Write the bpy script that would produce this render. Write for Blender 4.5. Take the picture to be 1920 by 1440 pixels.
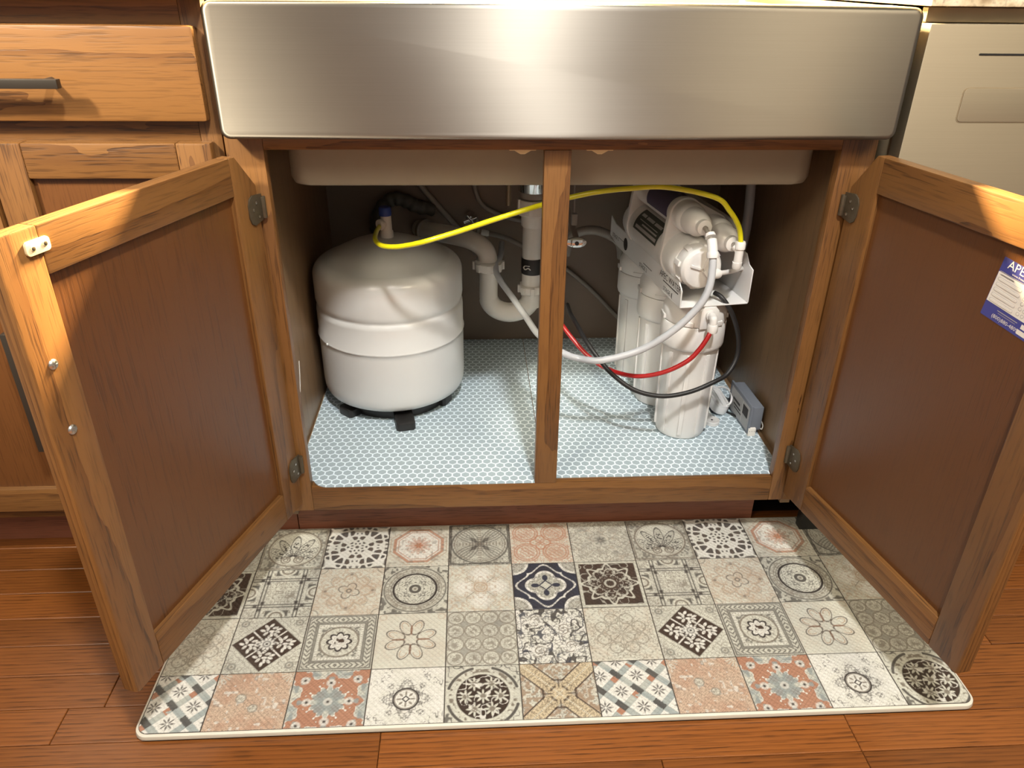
import bpy, bmesh, math, random
import numpy as np
from mathutils import Matrix, Vector

random.seed(7)
S = bpy.context.scene
for o in list(bpy.data.objects):
    bpy.data.objects.remove(o)

# ------------------------------------------------------------------ camera
def look_matrix(loc, yaw, pitch, roll):
    cy, sy, cp, sp = math.cos(yaw), math.sin(yaw), math.cos(pitch), math.sin(pitch)
    f = Vector((-sy*cp, cy*cp, -sp)); r = Vector((cy, sy, 0)); u = r.cross(f)
    c, s = math.cos(roll), math.sin(roll)
    r2 = c*r + s*u; u2 = -s*r + c*u
    m = Matrix((r2, u2, -f)).transposed().to_4x4()
    m.translation = Vector(loc)
    return m
cam = bpy.data.objects.new('camera', bpy.data.cameras.new('camera'))
S.collection.objects.link(cam)
cam.matrix_world = look_matrix((-.12347, -1.08063, .93689), -.05815, .49472, .01238)
cam.data.sensor_width = 36; cam.data.lens = 36*1421.8/1920; cam.data.clip_start = .02
S.camera = cam

# ------------------------------------------------------------------ world, lamps, exposure
W = bpy.data.worlds.new('room_light'); S.world = W; W.use_nodes = True
bg = W.node_tree.nodes['Background']
bg.inputs[0].default_value = (1.0, .92, .80, 1); bg.inputs[1].default_value = .33
def lamp(name, kind, loc, target, power, col, size=.1, size_y=None, spread=None):
    d = bpy.data.lights.new(name, kind); d.energy = power; d.color = col
    if kind == 'AREA':
        d.shape = 'RECTANGLE' if size_y else 'DISK'; d.size = size
        if size_y: d.size_y = size_y
        if spread: d.spread = spread
    else:
        d.shadow_soft_size = size
    o = bpy.data.objects.new(name, d); S.collection.objects.link(o)
    o.location = loc
    o.rotation_euler = (Vector(target)-Vector(loc)).to_track_quat('-Z', 'Y').to_euler()
    return o
lamp('ceiling_lamp', 'AREA', (.13, -1.27, 2.40), (0, 0, .3), 60, (1, .975, .93), .16)
lamp('counter_lamp', 'AREA', (-.03, .45, 1.36), (-.03, -.3, .6), 340, (1, .76, .40), .4, .05)
lamp('room_fill', 'AREA', (-1.5, -2.0, 2.35), (-.5, 0, .8), 34, (1, .88, .70), .9)  # unseen fill light added to brighten the upper left fronts
lamp('room_fill', 'AREA', (1.25, -1.7, 2.35), (.6, 0, .8), 30, (1, .86, .62), .8)  # unseen fill light added for the apron's right side and the dishwasher
sp = lamp('drawer_fill_spot', 'SPOT', (-1.75, -1.50, 2.38), (-.86, .05, 1.0), 680, (1, .90, .70), .12)  # spot without a known fixture, added to lift the drawer fronts
sp.data.spot_size = math.radians(34); sp.data.spot_blend = 1.0
S.view_settings.view_transform = 'Standard'; S.view_settings.look = 'None'
S.view_settings.gamma = 1; S.view_settings.use_curve_mapping = False
S.view_settings.exposure = 0.0

# ------------------------------------------------------------------ helpers: materials
def lin(c):
    return tuple(((v/255)/12.92 if v/255 <= .04045 else ((v/255+.055)/1.055)**2.4) for v in c)
class NT:
    def __init__(s, name):
        s.m = bpy.data.materials.new(name); s.m.use_nodes = True; s.t = s.m.node_tree
        s.b = s.t.nodes['Principled BSDF']
    def n(s, kind, **kw):
        nd = s.t.nodes.new('ShaderNode'+kind)
        for k, v in kw.items(): setattr(nd, k, v)
        return nd
    def l(s, a, b): s.t.links.new(a, b)
    def put(s, sock, v):
        if hasattr(v, 'is_output'): s.l(v, sock)
        else: sock.default_value = v
    def math(s, op, a, b=0.0, clamp=False):
        nd = s.n('Math', operation=op, use_clamp=clamp); s.put(nd.inputs[0], a); s.put(nd.inputs[1], b); return nd.outputs[0]
    def vm(s, op, a, b=None):
        nd = s.n('VectorMath', operation=op); s.put(nd.inputs[0], a)
        if b is not None: s.put(nd.inputs[1], b)
        return nd.outputs['Value'] if op in ('DOT_PRODUCT', 'LENGTH') else nd.outputs[0]
    def noise(s, vec, scale, detail=3, dist=0.0, rough=.5):
        nd = s.n('TexNoise'); s.l(vec, nd.inputs['Vector']); nd.inputs['Scale'].default_value = scale
        nd.inputs['Detail'].default_value = detail; nd.inputs['Distortion'].default_value = dist; nd.inputs['Roughness'].default_value = rough
        return nd.outputs['Fac']
    def ramp(s, fac, stops):
        nd = s.n('ValToRGB'); s.l(fac, nd.inputs[0]); e = nd.color_ramp.elements
        while len(e) < len(stops): e.new(.5)
        for i, (p, c) in enumerate(stops): e[i].position = p; e[i].color = (*c, 1)
        return nd.outputs[0]
    def mix(s, fac, a, b, mode='MIX'):
        nd = s.n('Mix', data_type='RGBA', blend_type=mode); s.put(nd.inputs[0], fac)
        for sock, v in ((nd.inputs[6], a), (nd.inputs[7], b)):
            s.put(sock, (*v, 1) if isinstance(v, tuple) and len(v) == 3 else v)
        return nd.outputs[2]
    def bump(s, h, strength, dist=.001):
        nd = s.n('Bump'); s.l(h, nd.inputs['Height']); nd.inputs['Strength'].default_value = strength; nd.inputs['Distance'].default_value = dist
        s.l(nd.outputs[0], s.b.inputs['Normal'])
    def obj(s): return s.n('TexCoord').outputs['Object']
def plain(name, col, rough=.45, metal=0, coat=0, trans=0, spec=.5, var=.06, scale=30):
    k = NT(name); c = lin(col)
    f = k.noise(k.obj(), scale, 3)
    k.l(k.mix(f, tuple(v*(1-var) for v in c), tuple(min(1, v*(1+var)) for v in c)), k.b.inputs['Base Color'])
    k.b.inputs['Roughness'].default_value = rough; k.b.inputs['Metallic'].default_value = metal
    k.b.inputs['Coat Weight'].default_value = coat; k.b.inputs['Transmission Weight'].default_value = trans
    k.b.inputs['Specular IOR Level'].default_value = spec
    return k.m
def oak(name, light, dark, pore, spacing=.008, strength=.55, rough=.42, coat=.12, tone=.25):
    k = NT(name); oc = k.obj()
    rnd = k.n('ObjectInfo').outputs['Random']
    off = k.n('CombineXYZ'); k.l(k.math('MULTIPLY', rnd, 7.3), off.inputs[0]); k.l(k.math('MULTIPLY_ADD', rnd, .11), off.inputs[1]); k.l(k.math('MULTIPLY', k.math('FRACT', k.math('MULTIPLY', rnd, 17.7)), .09), off.inputs[2])
    p = k.vm('ADD', oc, off.outputs[0])
    st = k.vm('MULTIPLY', p, (.9, 7, 7))
    wob = k.n('TexNoise'); k.l(st, wob.inputs['Vector']); wob.inputs['Scale'].default_value = 1.6; wob.inputs['Detail'].default_value = 3
    wv = k.vm('MULTIPLY', k.vm('SUBTRACT', wob.outputs['Color'], (.5, .5, .5)), (0, .022, .022))
    q = k.vm('ADD', p, wv)
    w = k.n('TexWave', wave_type='RINGS', rings_direction='X', wave_profile='SAW'); k.l(q, w.inputs['Vector'])
    w.inputs['Scale'].default_value = .314/spacing; w.inputs['Distortion'].default_value = .5; w.inputs['Detail'].default_value = 2; w.inputs['Detail Scale'].default_value = .6
    rings = k.math('POWER', w.outputs['Fac'], 2.2)
    broad = k.noise(k.vm('MULTIPLY', p, (2.2, 22, 22)), 1.0, 3)
    pores = k.noise(k.vm('MULTIPLY', p, (20, 420, 420)), 1.0, 2)
    pm = k.math('MULTIPLY', k.math('SUBTRACT', pores, .51, True), 7.0, True)
    pm = k.math('MULTIPLY', pm, k.math('ADD', k.math('MULTIPLY', rings, .7), .30, True))
    L, D, P = lin(light), lin(dark), lin(pore)
    c = k.mix(k.math('MULTIPLY', rings, strength), L, D)
    c = k.mix(k.math('MULTIPLY', broad, .30), c, D)
    c = k.mix(k.math('MULTIPLY', pm, .7), c, P)
    tn = k.math('ADD', k.math('MULTIPLY', k.math('FRACT', k.math('MULTIPLY', rnd, 31.3)), tone), 1-tone/2)
    sc = k.n('CombineXYZ')
    for i in range(3): k.l(tn, sc.inputs[i])
    c = k.mix(1.0, c, sc.outputs[0], 'MULTIPLY')
    k.l(c, k.b.inputs['Base Color'])
    k.b.inputs['Roughness'].default_value = rough; k.b.inputs['Coat Weight'].default_value = coat; k.b.inputs['Coat Roughness'].default_value = .3
    k.bump(k.math('SUBTRACT', 1.0, pm), .25, .0006)
    return k.m
def steel(name, col, rough=.3, aniso=.75, rot=.25):
    k = NT(name); oc = k.obj()
    fine = k.noise(k.vm('MULTIPLY', oc, (6, 900, 900)), 1.0, 3)
    smudge = k.noise(oc, 7, 4, .6)
    c = lin(col)
    k.l(k.mix(fine, tuple(v*.93 for v in c), tuple(min(1, v*1.05) for v in c)), k.b.inputs['Base Color'])
    k.b.inputs['Metallic'].default_value = 1
    k.l(k.math('ADD', k.math('MULTIPLY', smudge, .08), rough-.03), k.b.inputs['Roughness'])
    k.b.inputs['Anisotropic'].default_value = aniso; k.b.inputs['Anisotropic Rotation'].default_value = rot
    tg = k.n('Tangent', direction_type='RADIAL', axis='Z'); k.l(tg.outputs[0], k.b.inputs['Tangent'])
    k.bump(fine, .06, .0003)
    return k.m

OAK = oak('oak_frame', (128, 88, 46), (92, 57, 26), (40, 22, 9), .0065, .8)
OAKP = oak('oak_veneer_panel', (98, 60, 28), (86, 51, 23), (68, 39, 17), .05, .25, .38, .15, .06)
OAKF = oak('oak_floor', (138, 82, 37), (88, 46, 17), (42, 20, 7), .007, .6, .32, .2, .40)
OAKD = oak('oak_toe_kick', (142, 88, 64), (116, 68, 48), (80, 44, 30), .012, .4, .5, .05, .1)
LAMI = oak('brown_laminate_interior', (132, 106, 78), (114, 90, 66), (88, 70, 52), .04, .3, .4, .1, .05)
BACK = plain('dark_back_panel', (124, 108, 94), .6, var=.2, scale=5)
STEEL = steel('brushed_stainless', (146, 141, 132), .45, .95)
STEEL2 = steel('dishwasher_stainless', (168, 157, 136), .6, .4)
COAT = plain('grey_sink_undercoat', (152, 145, 128), .6)
WHITE = plain('white_tank_paint', (208, 209, 208), .28, coat=.3, var=.02)
PVC = plain('white_pvc', (214, 210, 202), .35, var=.03)
PLAST = plain('white_filter_plastic', (218, 217, 215), .32, coat=.2, var=.03)
PLASTG = plain('grey_pipe_plastic', (138, 132, 124), .5)
DKPIPE = plain('dim_grey_hose', (74, 72, 66), .55)
WMET = plain('white_bracket_enamel', (224, 224, 224), .3, coat=.2, var=.02)
BLACK = plain('black_plastic', (30, 28, 27), .4, var=.2)
BLKRUB = plain('black_rubber', (26, 25, 26), .5, var=.2)
HNDL = plain('matte_black_metal', (52, 46, 40), .4, .3)
BRONZE = plain('dark_bronze_hinge', (92, 82, 66), .45, .6, var=.25, scale=160)
CHROME = plain('chrome', (225, 225, 225), .12, 1)
ZINC = plain('zinc_screw', (200, 200, 198), .3, 1)
CREAM = plain('cream_plastic', (236, 222, 178), .4, var=.03)
RED = plain('red_tube', (160, 28, 30), .3, coat=.3)
YELL = plain('yellow_tube', (206, 200, 22), .3, coat=.3)
CLEAR = plain('translucent_white_tube', (182, 186, 192), .3, coat=.3)
BLUE = plain('blue_valve_cap', (38, 64, 140), .4)
GREYB = plain('grey_power_box', (112, 118, 128), .45)
GREYL = plain('grey_label', (158, 158, 158), .5)
INK = plain('dark_ink', (48, 46, 46), .6)
PALE = plain('pale_ink', (206, 204, 200), .6)
LBLU = plain('navy_label', (66, 68, 140), .45, var=.04)
LWHT = plain('paper_label', (226, 222, 214), .5, var=.02)
LGRY = plain('grey_print', (172, 168, 166), .5)
LGRN = plain('green_black_label', (56, 62, 54), .5)
LPUR = plain('purple_label', (70, 62, 86), .5)
GREYTRIM = plain('grey_trim', (150, 134, 108), .5, .4)
MATEDGE = plain('mat_edge_vinyl', (208, 202, 188), .45)
MATJOINT = plain('mat_joint_vinyl', (74, 68, 62), .6)
MATFOAM = plain('black_mat_foam', (40, 37, 35), .7)
PLAS = plain('painted_wall', (214, 200, 170), .7)
SUB = plain('subfloor', (46, 24, 12), .9)

# granite
k = NT('granite'); a = k.noise(k.obj(), 40, 5); b = k.noise(k.obj(), 160, 3)
k.l(k.mix(k.math('MULTIPLY', k.math('SUBTRACT', b, .5, True), 3.0, True), k.ramp(a, [(.3, lin((150, 128, 98))), (.5, lin((214, 198, 166))), (.7, lin((236, 226, 204)))]), lin((110, 92, 70))), k.b.inputs['Base Color'])
k.b.inputs['Roughness'].default_value = .2; GRAN = k.m

# printed hexagon shelf liner
k = NT('hexagon_shelf_liner'); p = .0155
sx = k.n('SeparateXYZ'); k.l(k.obj(), sx.inputs[0])
def hexcell(ox, oy):
    def fold(c, per, o):
        t = k.math('DIVIDE', k.math('ADD', c, o), per); return k.math('MULTIPLY', k.math('SUBTRACT', k.math('FRACT', t), .5), per)
    ax = k.math('ABSOLUTE', fold(sx.outputs[0], p, ox)); ay = k.math('ABSOLUTE', fold(sx.outputs[1], p*math.sqrt(3), oy))
    d = k.math('MAXIMUM', ax, k.math('ADD', k.math('MULTIPLY', ax, .5), k.math('MULTIPLY', ay, math.sqrt(3)/2)))
    return d
d = k.math('MINIMUM', hexcell(100*p, 100*p*math.sqrt(3)), hexcell(100.5*p, 100.5*p*math.sqrt(3)))
msk = k.math('MULTIPLY', k.math('SUBTRACT', d, p*.41), 2600.0, True)
tone = k.noise(k.obj(), 500, 2)
k.l(k.mix(msk, k.mix(tone, lin((150, 168, 178)), lin((168, 184, 193))), lin((230, 243, 250))), k.b.inputs['Base Color'])
k.b.inputs['Roughness'].default_value = .4; LINER = k.m

# printed vinyl: colours and painted weave shading live in the mesh, weave relief in the bump
k = NT('printed_vinyl'); at = k.n('VertexColor', layer_name='print')
oc = k.obj(); sx = k.n('SeparateXYZ'); k.l(oc, sx.inputs[0])
u = k.math('ADD', sx.outputs[0], sx.outputs[1]); v = k.math('SUBTRACT', sx.outputs[0], sx.outputs[1])
cr = k.math('MAXIMUM', k.math('SINE', k.math('MULTIPLY', u, 640.0)), k.math('SINE', k.math('MULTIPLY', v, 640.0)))
k.l(at.outputs['Color'], k.b.inputs['Base Color']); k.b.inputs['Roughness'].default_value = .42
k.bump(cr, .22, .0012); VINYL = k.m

# ------------------------------------------------------------------ helpers: meshes and objects
WM = {}
class MB:
    def __init__(s): s.v = []; s.f = []; s.mi = []; s.cur = 0
    def add(s, vs, fs, M=None):
        b = len(s.v)
        s.v += [tuple(M @ Vector(q)) if M else tuple(q) for q in vs]
        s.f += [tuple(b+i for i in f) for f in fs]; s.mi += [s.cur]*len(fs)
        return s
    def box(s, x0, x1, y0, y1, z0, z1, M=None):
        vs = [(x, y, z) for z in (z0, z1) for y in (y0, y1) for x in (x0, x1)]
        return s.add(vs, [(0, 2, 3, 1), (4, 5, 7, 6), (0, 1, 5, 4), (2, 6, 7, 3), (0, 4, 6, 2), (1, 3, 7, 5)], M)
    def prism(s, poly, z0, z1, M=None):            # poly counter-clockwise in xy
        n = len(poly); vs = [(x, y, z0) for x, y in poly]+[(x, y, z1) for x, y in poly]
        fs = [tuple(range(n-1, -1, -1)), tuple(range(n, 2*n))]+[(i, (i+1) % n, n+(i+1) % n, n+i) for i in range(n)]
        return s.add(vs, fs, M)
    def lathe(s, prof, n=32, M=None):              # prof: (r, z) from bottom to top
        vs, fs = [], []
        for r, z in prof:
            vs += [(r*math.cos(2*math.pi*i/n), r*math.sin(2*math.pi*i/n), z) for i in range(n)]
        for j in range(len(prof)-1):
            for i in range(n):
                a, b = j*n+i, j*n+(i+1) % n; fs.append((a, b, b+n, a+n))
        fs.append(tuple(range(n-1, -1, -1))); m = (len(prof)-1)*n; fs.append(tuple(range(m, m+n)))
        return s.add(vs, fs, M)
    def tube(s, pts, r, n=10, sub=8, smooth=True):
        P = [Vector(p) for p in pts]
        if smooth and len(P) > 2:
            Q = []
            for i in range(len(P)-1):
                a, b, c, d = P[max(i-1, 0)], P[i], P[i+1], P[min(i+2, len(P)-1)]
                for t in (j/sub for j in range(sub)):
                    Q.append(.5*((2*b)+(c-a)*t+(2*a-5*b+4*c-d)*t*t+(3*b-a-3*c+d)*t**3))
            P = Q+[P[-1]]
        rr = r if callable(r) else (lambda t: r)
        vs, fs = [], []; N = None; T0 = None
        for i, q in enumerate(P):
            T = (P[min(i+1, len(P)-1)]-P[max(i-1, 0)]).normalized()
            if N is None: N = T.orthogonal().normalized()
            else:
                N = N-T*N.dot(T); N = N.normalized() if N.length > 1e-6 else T.orthogonal().normalized()
            B = T.cross(N); R = rr(i/(len(P)-1))
            vs += [q+R*(math.cos(2*math.pi*k/n)*N+math.sin(2*math.pi*k/n)*B) for k in range(n)]
        for j in range(len(P)-1):
            for i in range(n):
                a, b = j*n+i, j*n+(i+1) % n; fs.append((a, b, b+n, a+n))
        fs.append(tuple(range(n-1, -1, -1))); m = (len(P)-1)*n; fs.append(tuple(range(m, m+n)))
        return s.add(vs, fs)
    def text(s, body, size, M):
        cu = bpy.data.curves.new('t', 'FONT'); cu.body = body; cu.size = size; cu.resolution_u = 2
        o = bpy.data.objects.new('t', cu); S.collection.objects.link(o)
        dg = bpy.context.evaluated_depsgraph_get(); me = bpy.data.meshes.new_from_object(o.evaluated_get(dg))
        s.add([tuple(q.co) for q in me.vertices], [tuple(f.vertices) for f in me.polygons], M)
        bpy.data.objects.remove(o); bpy.data.meshes.remove(me)
        return s
    def build(s, name, mats, parent=None, bevel=0, smooth=40, frame=None, keep=False, seg=2):
        me = bpy.data.meshes.new(name)
        c = Vector((0, 0, 0))
        if not keep and s.v:
            a = np.array(s.v); c = Vector((a.min(0)+a.max(0))/2)
        me.from_pydata([tuple(Vector(q)-c) for q in s.v], [], s.f)
        for m in (mats if isinstance(mats, (list, tuple)) else [mats]): me.materials.append(m)
        me.polygons.foreach_set('material_index', s.mi)
        if bevel:
            bm = bmesh.new(); bm.from_mesh(me)
            ed = [e for e in bm.edges if len(e.link_faces) == 2 and e.calc_face_angle(0) > .5]
            bmesh.ops.bevel(bm, geom=ed, offset=bevel, segments=seg, affect='EDGES', profile=.6, clamp_overlap=True)
            bm.to_mesh(me); bm.free()
        if smooth:
            me.polygons.foreach_set('use_smooth', [True]*len(me.polygons)); me.set_sharp_from_angle(angle=math.radians(smooth))
        M = (frame if frame is not None else Matrix.Identity(4)) @ Matrix.Translation(c)
        return link(name, me, parent, M)
def link(name, data, parent, M):
    o = bpy.data.objects.new(name, data); S.collection.objects.link(o); WM[o.name] = M
    if parent is not None:
        o.parent = parent; o.matrix_basis = WM[parent.name].inverted() @ M
    else: o.matrix_basis = M
    return o
def thing(name, loc, label, cat, group=None, parent=None):
    o = link(name, None, parent, Matrix.Translation(Vector(loc))); o.empty_display_size = .05
    return tag(o, label, cat, group)
def tag(o, label=None, cat=None, group=None, kind=None):
    for k_, v_ in (('label', label), ('category', cat), ('group', group), ('kind', kind)):
        if v_: o[k_] = v_
    return o
AX = {'x': Matrix.Identity(4),
      'z': Matrix(((0, 0, -1, 0), (0, 1, 0, 0), (1, 0, 0, 0), (0, 0, 0, 1))),
      'y': Matrix(((0, -1, 0, 0), (1, 0, 0, 0), (0, 0, 1, 0), (0, 0, 0, 1)))}
def board(name, parent, b, axis, mat, bevel=.0015, frame=None, seg=2):
    """box b=(x0,x1,y0,y1,z0,z1) whose local X runs with the grain"""
    x0, x1, y0, y1, z0, z1 = b; c = Vector(((x0+x1)/2, (y0+y1)/2, (z0+z1)/2)); h = ((x1-x0)/2, (y1-y0)/2, (z1-z0)/2)
    R = AX[axis]; l = [abs((R.transposed() @ Vector((h[0], h[1], h[2])))[i]) for i in range(3)]
    mb = MB().box(-l[0], l[0], -l[1], l[1], -l[2], l[2])
    return mb.build(name, mat, parent, bevel, 35, (frame if frame is not None else Matrix.Identity(4)) @ Matrix.Translation(c) @ R, True, seg)
def mesh_in(poly_mb, name, mat, parent, frame, axis='z', bevel=.0015):
    """prism/mesh given in frame coordinates, stored so that local X follows the grain axis"""
    R = AX[axis]; inv = R.transposed()
    a = np.array(poly_mb.v); c = Vector((a.min(0)+a.max(0))/2)
    poly_mb.v = [tuple(inv @ (Vector(q)-c)) for q in poly_mb.v]
    return poly_mb.build(name, mat, parent, bevel, 35, frame @ Matrix.Translation(c) @ R, True)
def axisM(p, d, up=(0, 0, 1)):
    """matrix whose local Z points along d from p"""
    z = Vector(d).normalized(); x = Vector(up).cross(z)
    x = x.normalized() if x.length > 1e-5 else Vector((1, 0, 0)); y = z.cross(x)
    m = Matrix((x, y, z)).transposed().to_4x4(); m.translation = Vector(p); return m
def rrect(x0, x1, y0, y1, r, n=5):
    out = []
    for cx, cy, a0 in ((x1-r, y1-r, 0), (x0+r, y1-r, 90), (x0+r, y0+r, 180), (x1-r, y0+r, 270)):
        out += [(cx+r*math.cos(math.radians(a0+90*i/n)), cy+r*math.sin(math.radians(a0+90*i/n))) for i in range(n+1)]
    return out

# ------------------------------------------------------------------ setting: floor, wall
fl = MB().box(-1.7, 1.7, -2.2, .70, -.03, -.019).build('floor', SUB); tag(fl, 'red-brown strip oak floor', None, None, 'structure')
PW = .0592
row = 0; y = .106
while y > -2.1:
    x = -1.7+random.uniform(-.5, 0)
    while x < 1.7:
        L = random.uniform(.55, 1.15)
        if -.500 < y-PW/2 < -.36 and x < .405 < x+L: L = .405-x     # board joint in front of the mat
        a, b = max(x, -1.7), min(x+L, 1.7)
        if b-a > .03:
            dz = random.uniform(-.0004, 0)
            board('plank', fl, (a+.0004, b-.0004, y-PW+.0006, y-.0006, -.019, dz), 'x', OAKF, .0009, None, 1)
        x += L
    y -= PW
wl = MB().box(-1.7, 1.7, .64, .70, -.019, 2.4).build('wall_back', PLAS); tag(wl, 'painted wall behind the base cabinets', None, None, 'structure')

# ------------------------------------------------------------------ sink base cabinet
cab = thing('sink_base_cabinet', (0, .3, 0), 'oak sink base cabinet with both doors standing open on plumbing and filters', 'cabinet')
ZR, ZB, ZT = .1068, .1556, .7226
# sides, back, bottom
for s in (-1, 1):
    x0, x1 = sorted((s*.438, s*.456))
    board('side_panel', cab, (x0, x1, .019, .618, .085, .80), 'z', LAMI, .001)
sc = MB().tube([(-.4375, .165, .318), (-.4373, .158, .30), (-.4373, .150, .28), (-.4375, .14, .262)], .0007, 5, 4).build('scratch', PALE, cab, 0, 60)
MB().box(-.438, .438, .600, .617, .12, .80).build('back_panel', BACK, cab, 0)
board('bottom_panel', cab, (-.438, .438, .019, .60, .138, .1556), 'x', LAMI, .001)
# face frame
board('frame_stile', cab, (-.456, -.405, 0, .019, ZR, .742), 'z', OAK)
board('frame_stile', cab, (.405, .456, 0, .019, ZR, .742), 'z', OAK)
board('frame_rail', cab, (-.405, .405, 0, .019, ZR, ZB), 'x', OAK)
board('frame_rail', cab, (-.405, .405, 0, .019, ZT, .742), 'x', OAK)
board('mullion', cab, (-.019, .019, -.001, .018, ZB, ZT), 'z', OAK)
board('toe_kick', cab, (-.456, .415, .074, .090, 0, ZR+.004), 'x', OAKD)
# magnetic catches under the top rail
for x in (-.0485, .0615):
    m = MB().box(x-.019, x+.019, .016, .034, .7185, ZT+.0006)
    m.prism([(x-.012, .7186), (x-.003, .7135), (x+.003, .7135), (x+.012, .7186)], 0, .010, Matrix(((1, 0, 0, 0), (0, 0, -1, .026), (0, 1, 0, 0), (0, 0, 0, 1))))
    tag(m.build('catch', CREAM, cab, .0006), 'small cream plastic door catch')

def cab_door(side, hx, hy, deg, zt, zb, w, st, rt, rb, clip, hinges):
    th = math.radians(deg); d = Vector((-side*0, 0, 0))
    d = Vector((math.cos(th)*side, -math.sin(th), 0)); n = Vector((math.sin(th)*-side, -math.cos(th), 0))
    F = Matrix((d*side*-1, n, Vector((0, 0, 1)))).transposed().to_4x4(); F.translation = Vector((hx, hy, 0))   # right-handed, local x = -side*u
    q = -side
    def X(a, b): return tuple(sorted((q*a, q*b)))
    root = link('door', None, cab, F); root.empty_display_size = .05
    T = .020
    def pr(poly): # poly in (u,z)
        P = [(q*a, b) for a, b in poly]
        if q < 0: P = P[::-1]
        M = Matrix(((1, 0, 0, 0), (0, 0, -1, 0), (0, 1, 0, 0), (0, 0, 0, 1)))
        return MB().prism(P, 0, T, M)
    # hinge stile with the cut top corner
    mesh_in(pr([(0, zb), (st, zb), (st, zt), (clip[0], zt), (0, zt-clip[1])]), 'stile', OAK, root, F, 'z', .0022)
    mesh_in(pr([(w-st, zb), (w-.004, zb), (w, zb+.004), (w, zt), (w-st, zt)]), 'stile', OAK, root, F, 'z', .0022)
    x0, x1 = X(st, w-st)
    board('rail', root, (x0, x1, -T, 0, zt-rt, zt), 'x', OAK, .0022, F)
    board('rail', root, (x0, x1, -T, 0, zb, zb+rb), 'x', OAK, .0022, F)
    x0, x1 = X(st-.004, w-st+.004)
    board('panel', root, (x0, x1, -.014, -.008, zb+rb-.004, zt-rt+.004), 'z', OAKP, 0, F)
    # finger cove visible as a dark notch at the bottom corner
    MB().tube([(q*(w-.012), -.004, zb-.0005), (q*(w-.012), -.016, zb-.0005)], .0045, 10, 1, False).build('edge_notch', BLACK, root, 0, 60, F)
    for (u0, u1, z0, z1, slant) in hinges:
        m = MB(); pts = [(u0, z0+.004), (u1-.010, z0), (u1-.003, z0+.004), (u1, z0+.012), (u1, z1-.012), (u1-.004, z1-.004), (u1-.011, z1), (u0, z1-.002)]
        P = [(q*a, b) for a, b in pts]
        if q < 0: P = P[::-1]
        m.prism(P, -.0022, 0, Matrix(((1, 0, 0, 0), (0, 0, -1, 0), (0, 1, 0, 0), (0, 0, 0, 1))))
        m.tube([(q*u0, .003, z0+.006), (q*u0, .003, z1-.006)], .0042, 10, 1, False)
        for (a, b) in ((.35, .25), (.70, .52), (.45, .72)):
            cc = (q*(u0+(u1-u0)*a), .0022, z0+(z1-z0)*b)
            m.cur = 1; m.lathe([(.0026, 0), (.0024, .0007), (.0008, .0010)], 10, axisM(cc, (0, 1, 0))); m.cur = 0
        tag(m.build('hinge', [BRONZE, ZINC], root, .0005, 45, F), 'dark bronze hinge leaf with small screws')
    return root, F, q
HL = [(-.006, .0265, .624, .666, 0), (-.006, .0265, .185, .229, 0)]
dl, FL_, ql = cab_door(-1, -.4198, -.0085, 71.12, .7227, .1304, .4134, .051, .050, .0525, (.039, .046), HL)
dr, FR_, qr = cab_door(1, .4259, -.0085, 78.58, .7250, .1290, .4147, .054, .049, .0506, (.040, .052), HL)
tag(dl, 'left cabinet door standing open, inner face with cream strike plate'); tag(dr, 'right cabinet door standing open, inner face with blue and white sticker')
# strike plate and handle screws on the left door
m = MB().prism([(ql*a, b) for a, b in rrect(.354, .3825, .6967, .7108, .004)][::1 if ql > 0 else -1], -.003, 0, Matrix(((1, 0, 0, 0), (0, 0, -1, 0), (0, 1, 0, 0), (0, 0, 0, 1))))
m.cur = 1
for u_, z_ in ((.375, .7035), (.3605, .7045)):
    m.lathe([(.0030, 0), (.0028, .0010), (.0010, .0016)], 12, axisM((ql*u_, .003, z_), (0, 1, 0)))
tag(m.build('strike_plate', [CREAM, BRONZE], dl, .0006, 40, FL_), 'cream strike plate with two dark screws')
for u_, z_ in ((.3887, .5866), (.3897, .5103)):
    m = MB().lathe([(.0058, 0), (.0056, .0010), (.0040, .0024), (.0012, .0029)], 16, axisM((ql*u_, 0, z_), (0, 1, 0)))
    m.box(-.0035, .0035, -.0005, .0005, .0028, .0033, axisM((ql*u_, 0, z_), (0, 1, 0)))
    m.box(-.0005, .0005, -.0035, .0035, .0028, .0033, axisM((ql*u_, 0, z_), (0, 1, 0)))
    tag(m.build('screw', ZINC, dl, 0, 40, FL_), 'zinc screw head')
# service sticker on the right door panel
th = math.radians(78.58); dd = Vector((math.cos(th), -math.sin(th), 0)); nn = Vector((-math.sin(th), -math.cos(th), 0))
SF = Matrix((dd, Vector((0, 0, 1)), nn)).transposed().to_4x4(); SF.translation = Vector((.4259, -.0085, 0))+dd*.267+nn*-.0079+Vector((0, 0, .5858))
SF = SF @ Matrix.Rotation(math.radians(-6.6), 4, 'Z')
m = MB(); HH = .0737; WW = .088
m.prism(rrect(0, WW, 0, HH, .0008, 2), 0, .0003)
def lay(i, x0, x1, y0, y1, z=.0005): m.cur = i; m.add([(x0, y0, z), (x1, y0, z), (x1, y1, z), (x0, y1, z)], [(0, 1, 2, 3)])
lay(1, .0006, WW-.0006, .0185, .0560)
for i in range(5): # write-in lines
    yy = .0505-.0066*i
    m.cur = 2; m.prism(rrect(.0035, .0385, yy-.0044, yy, .002, 3), .0005, .0006); m.cur = 1; m.prism(rrect(.0041, .0379, yy-.0038, yy-.0006, .0015, 3), .0005, .00075)
lay(2, .004, .024, .0525, .0540)
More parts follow.
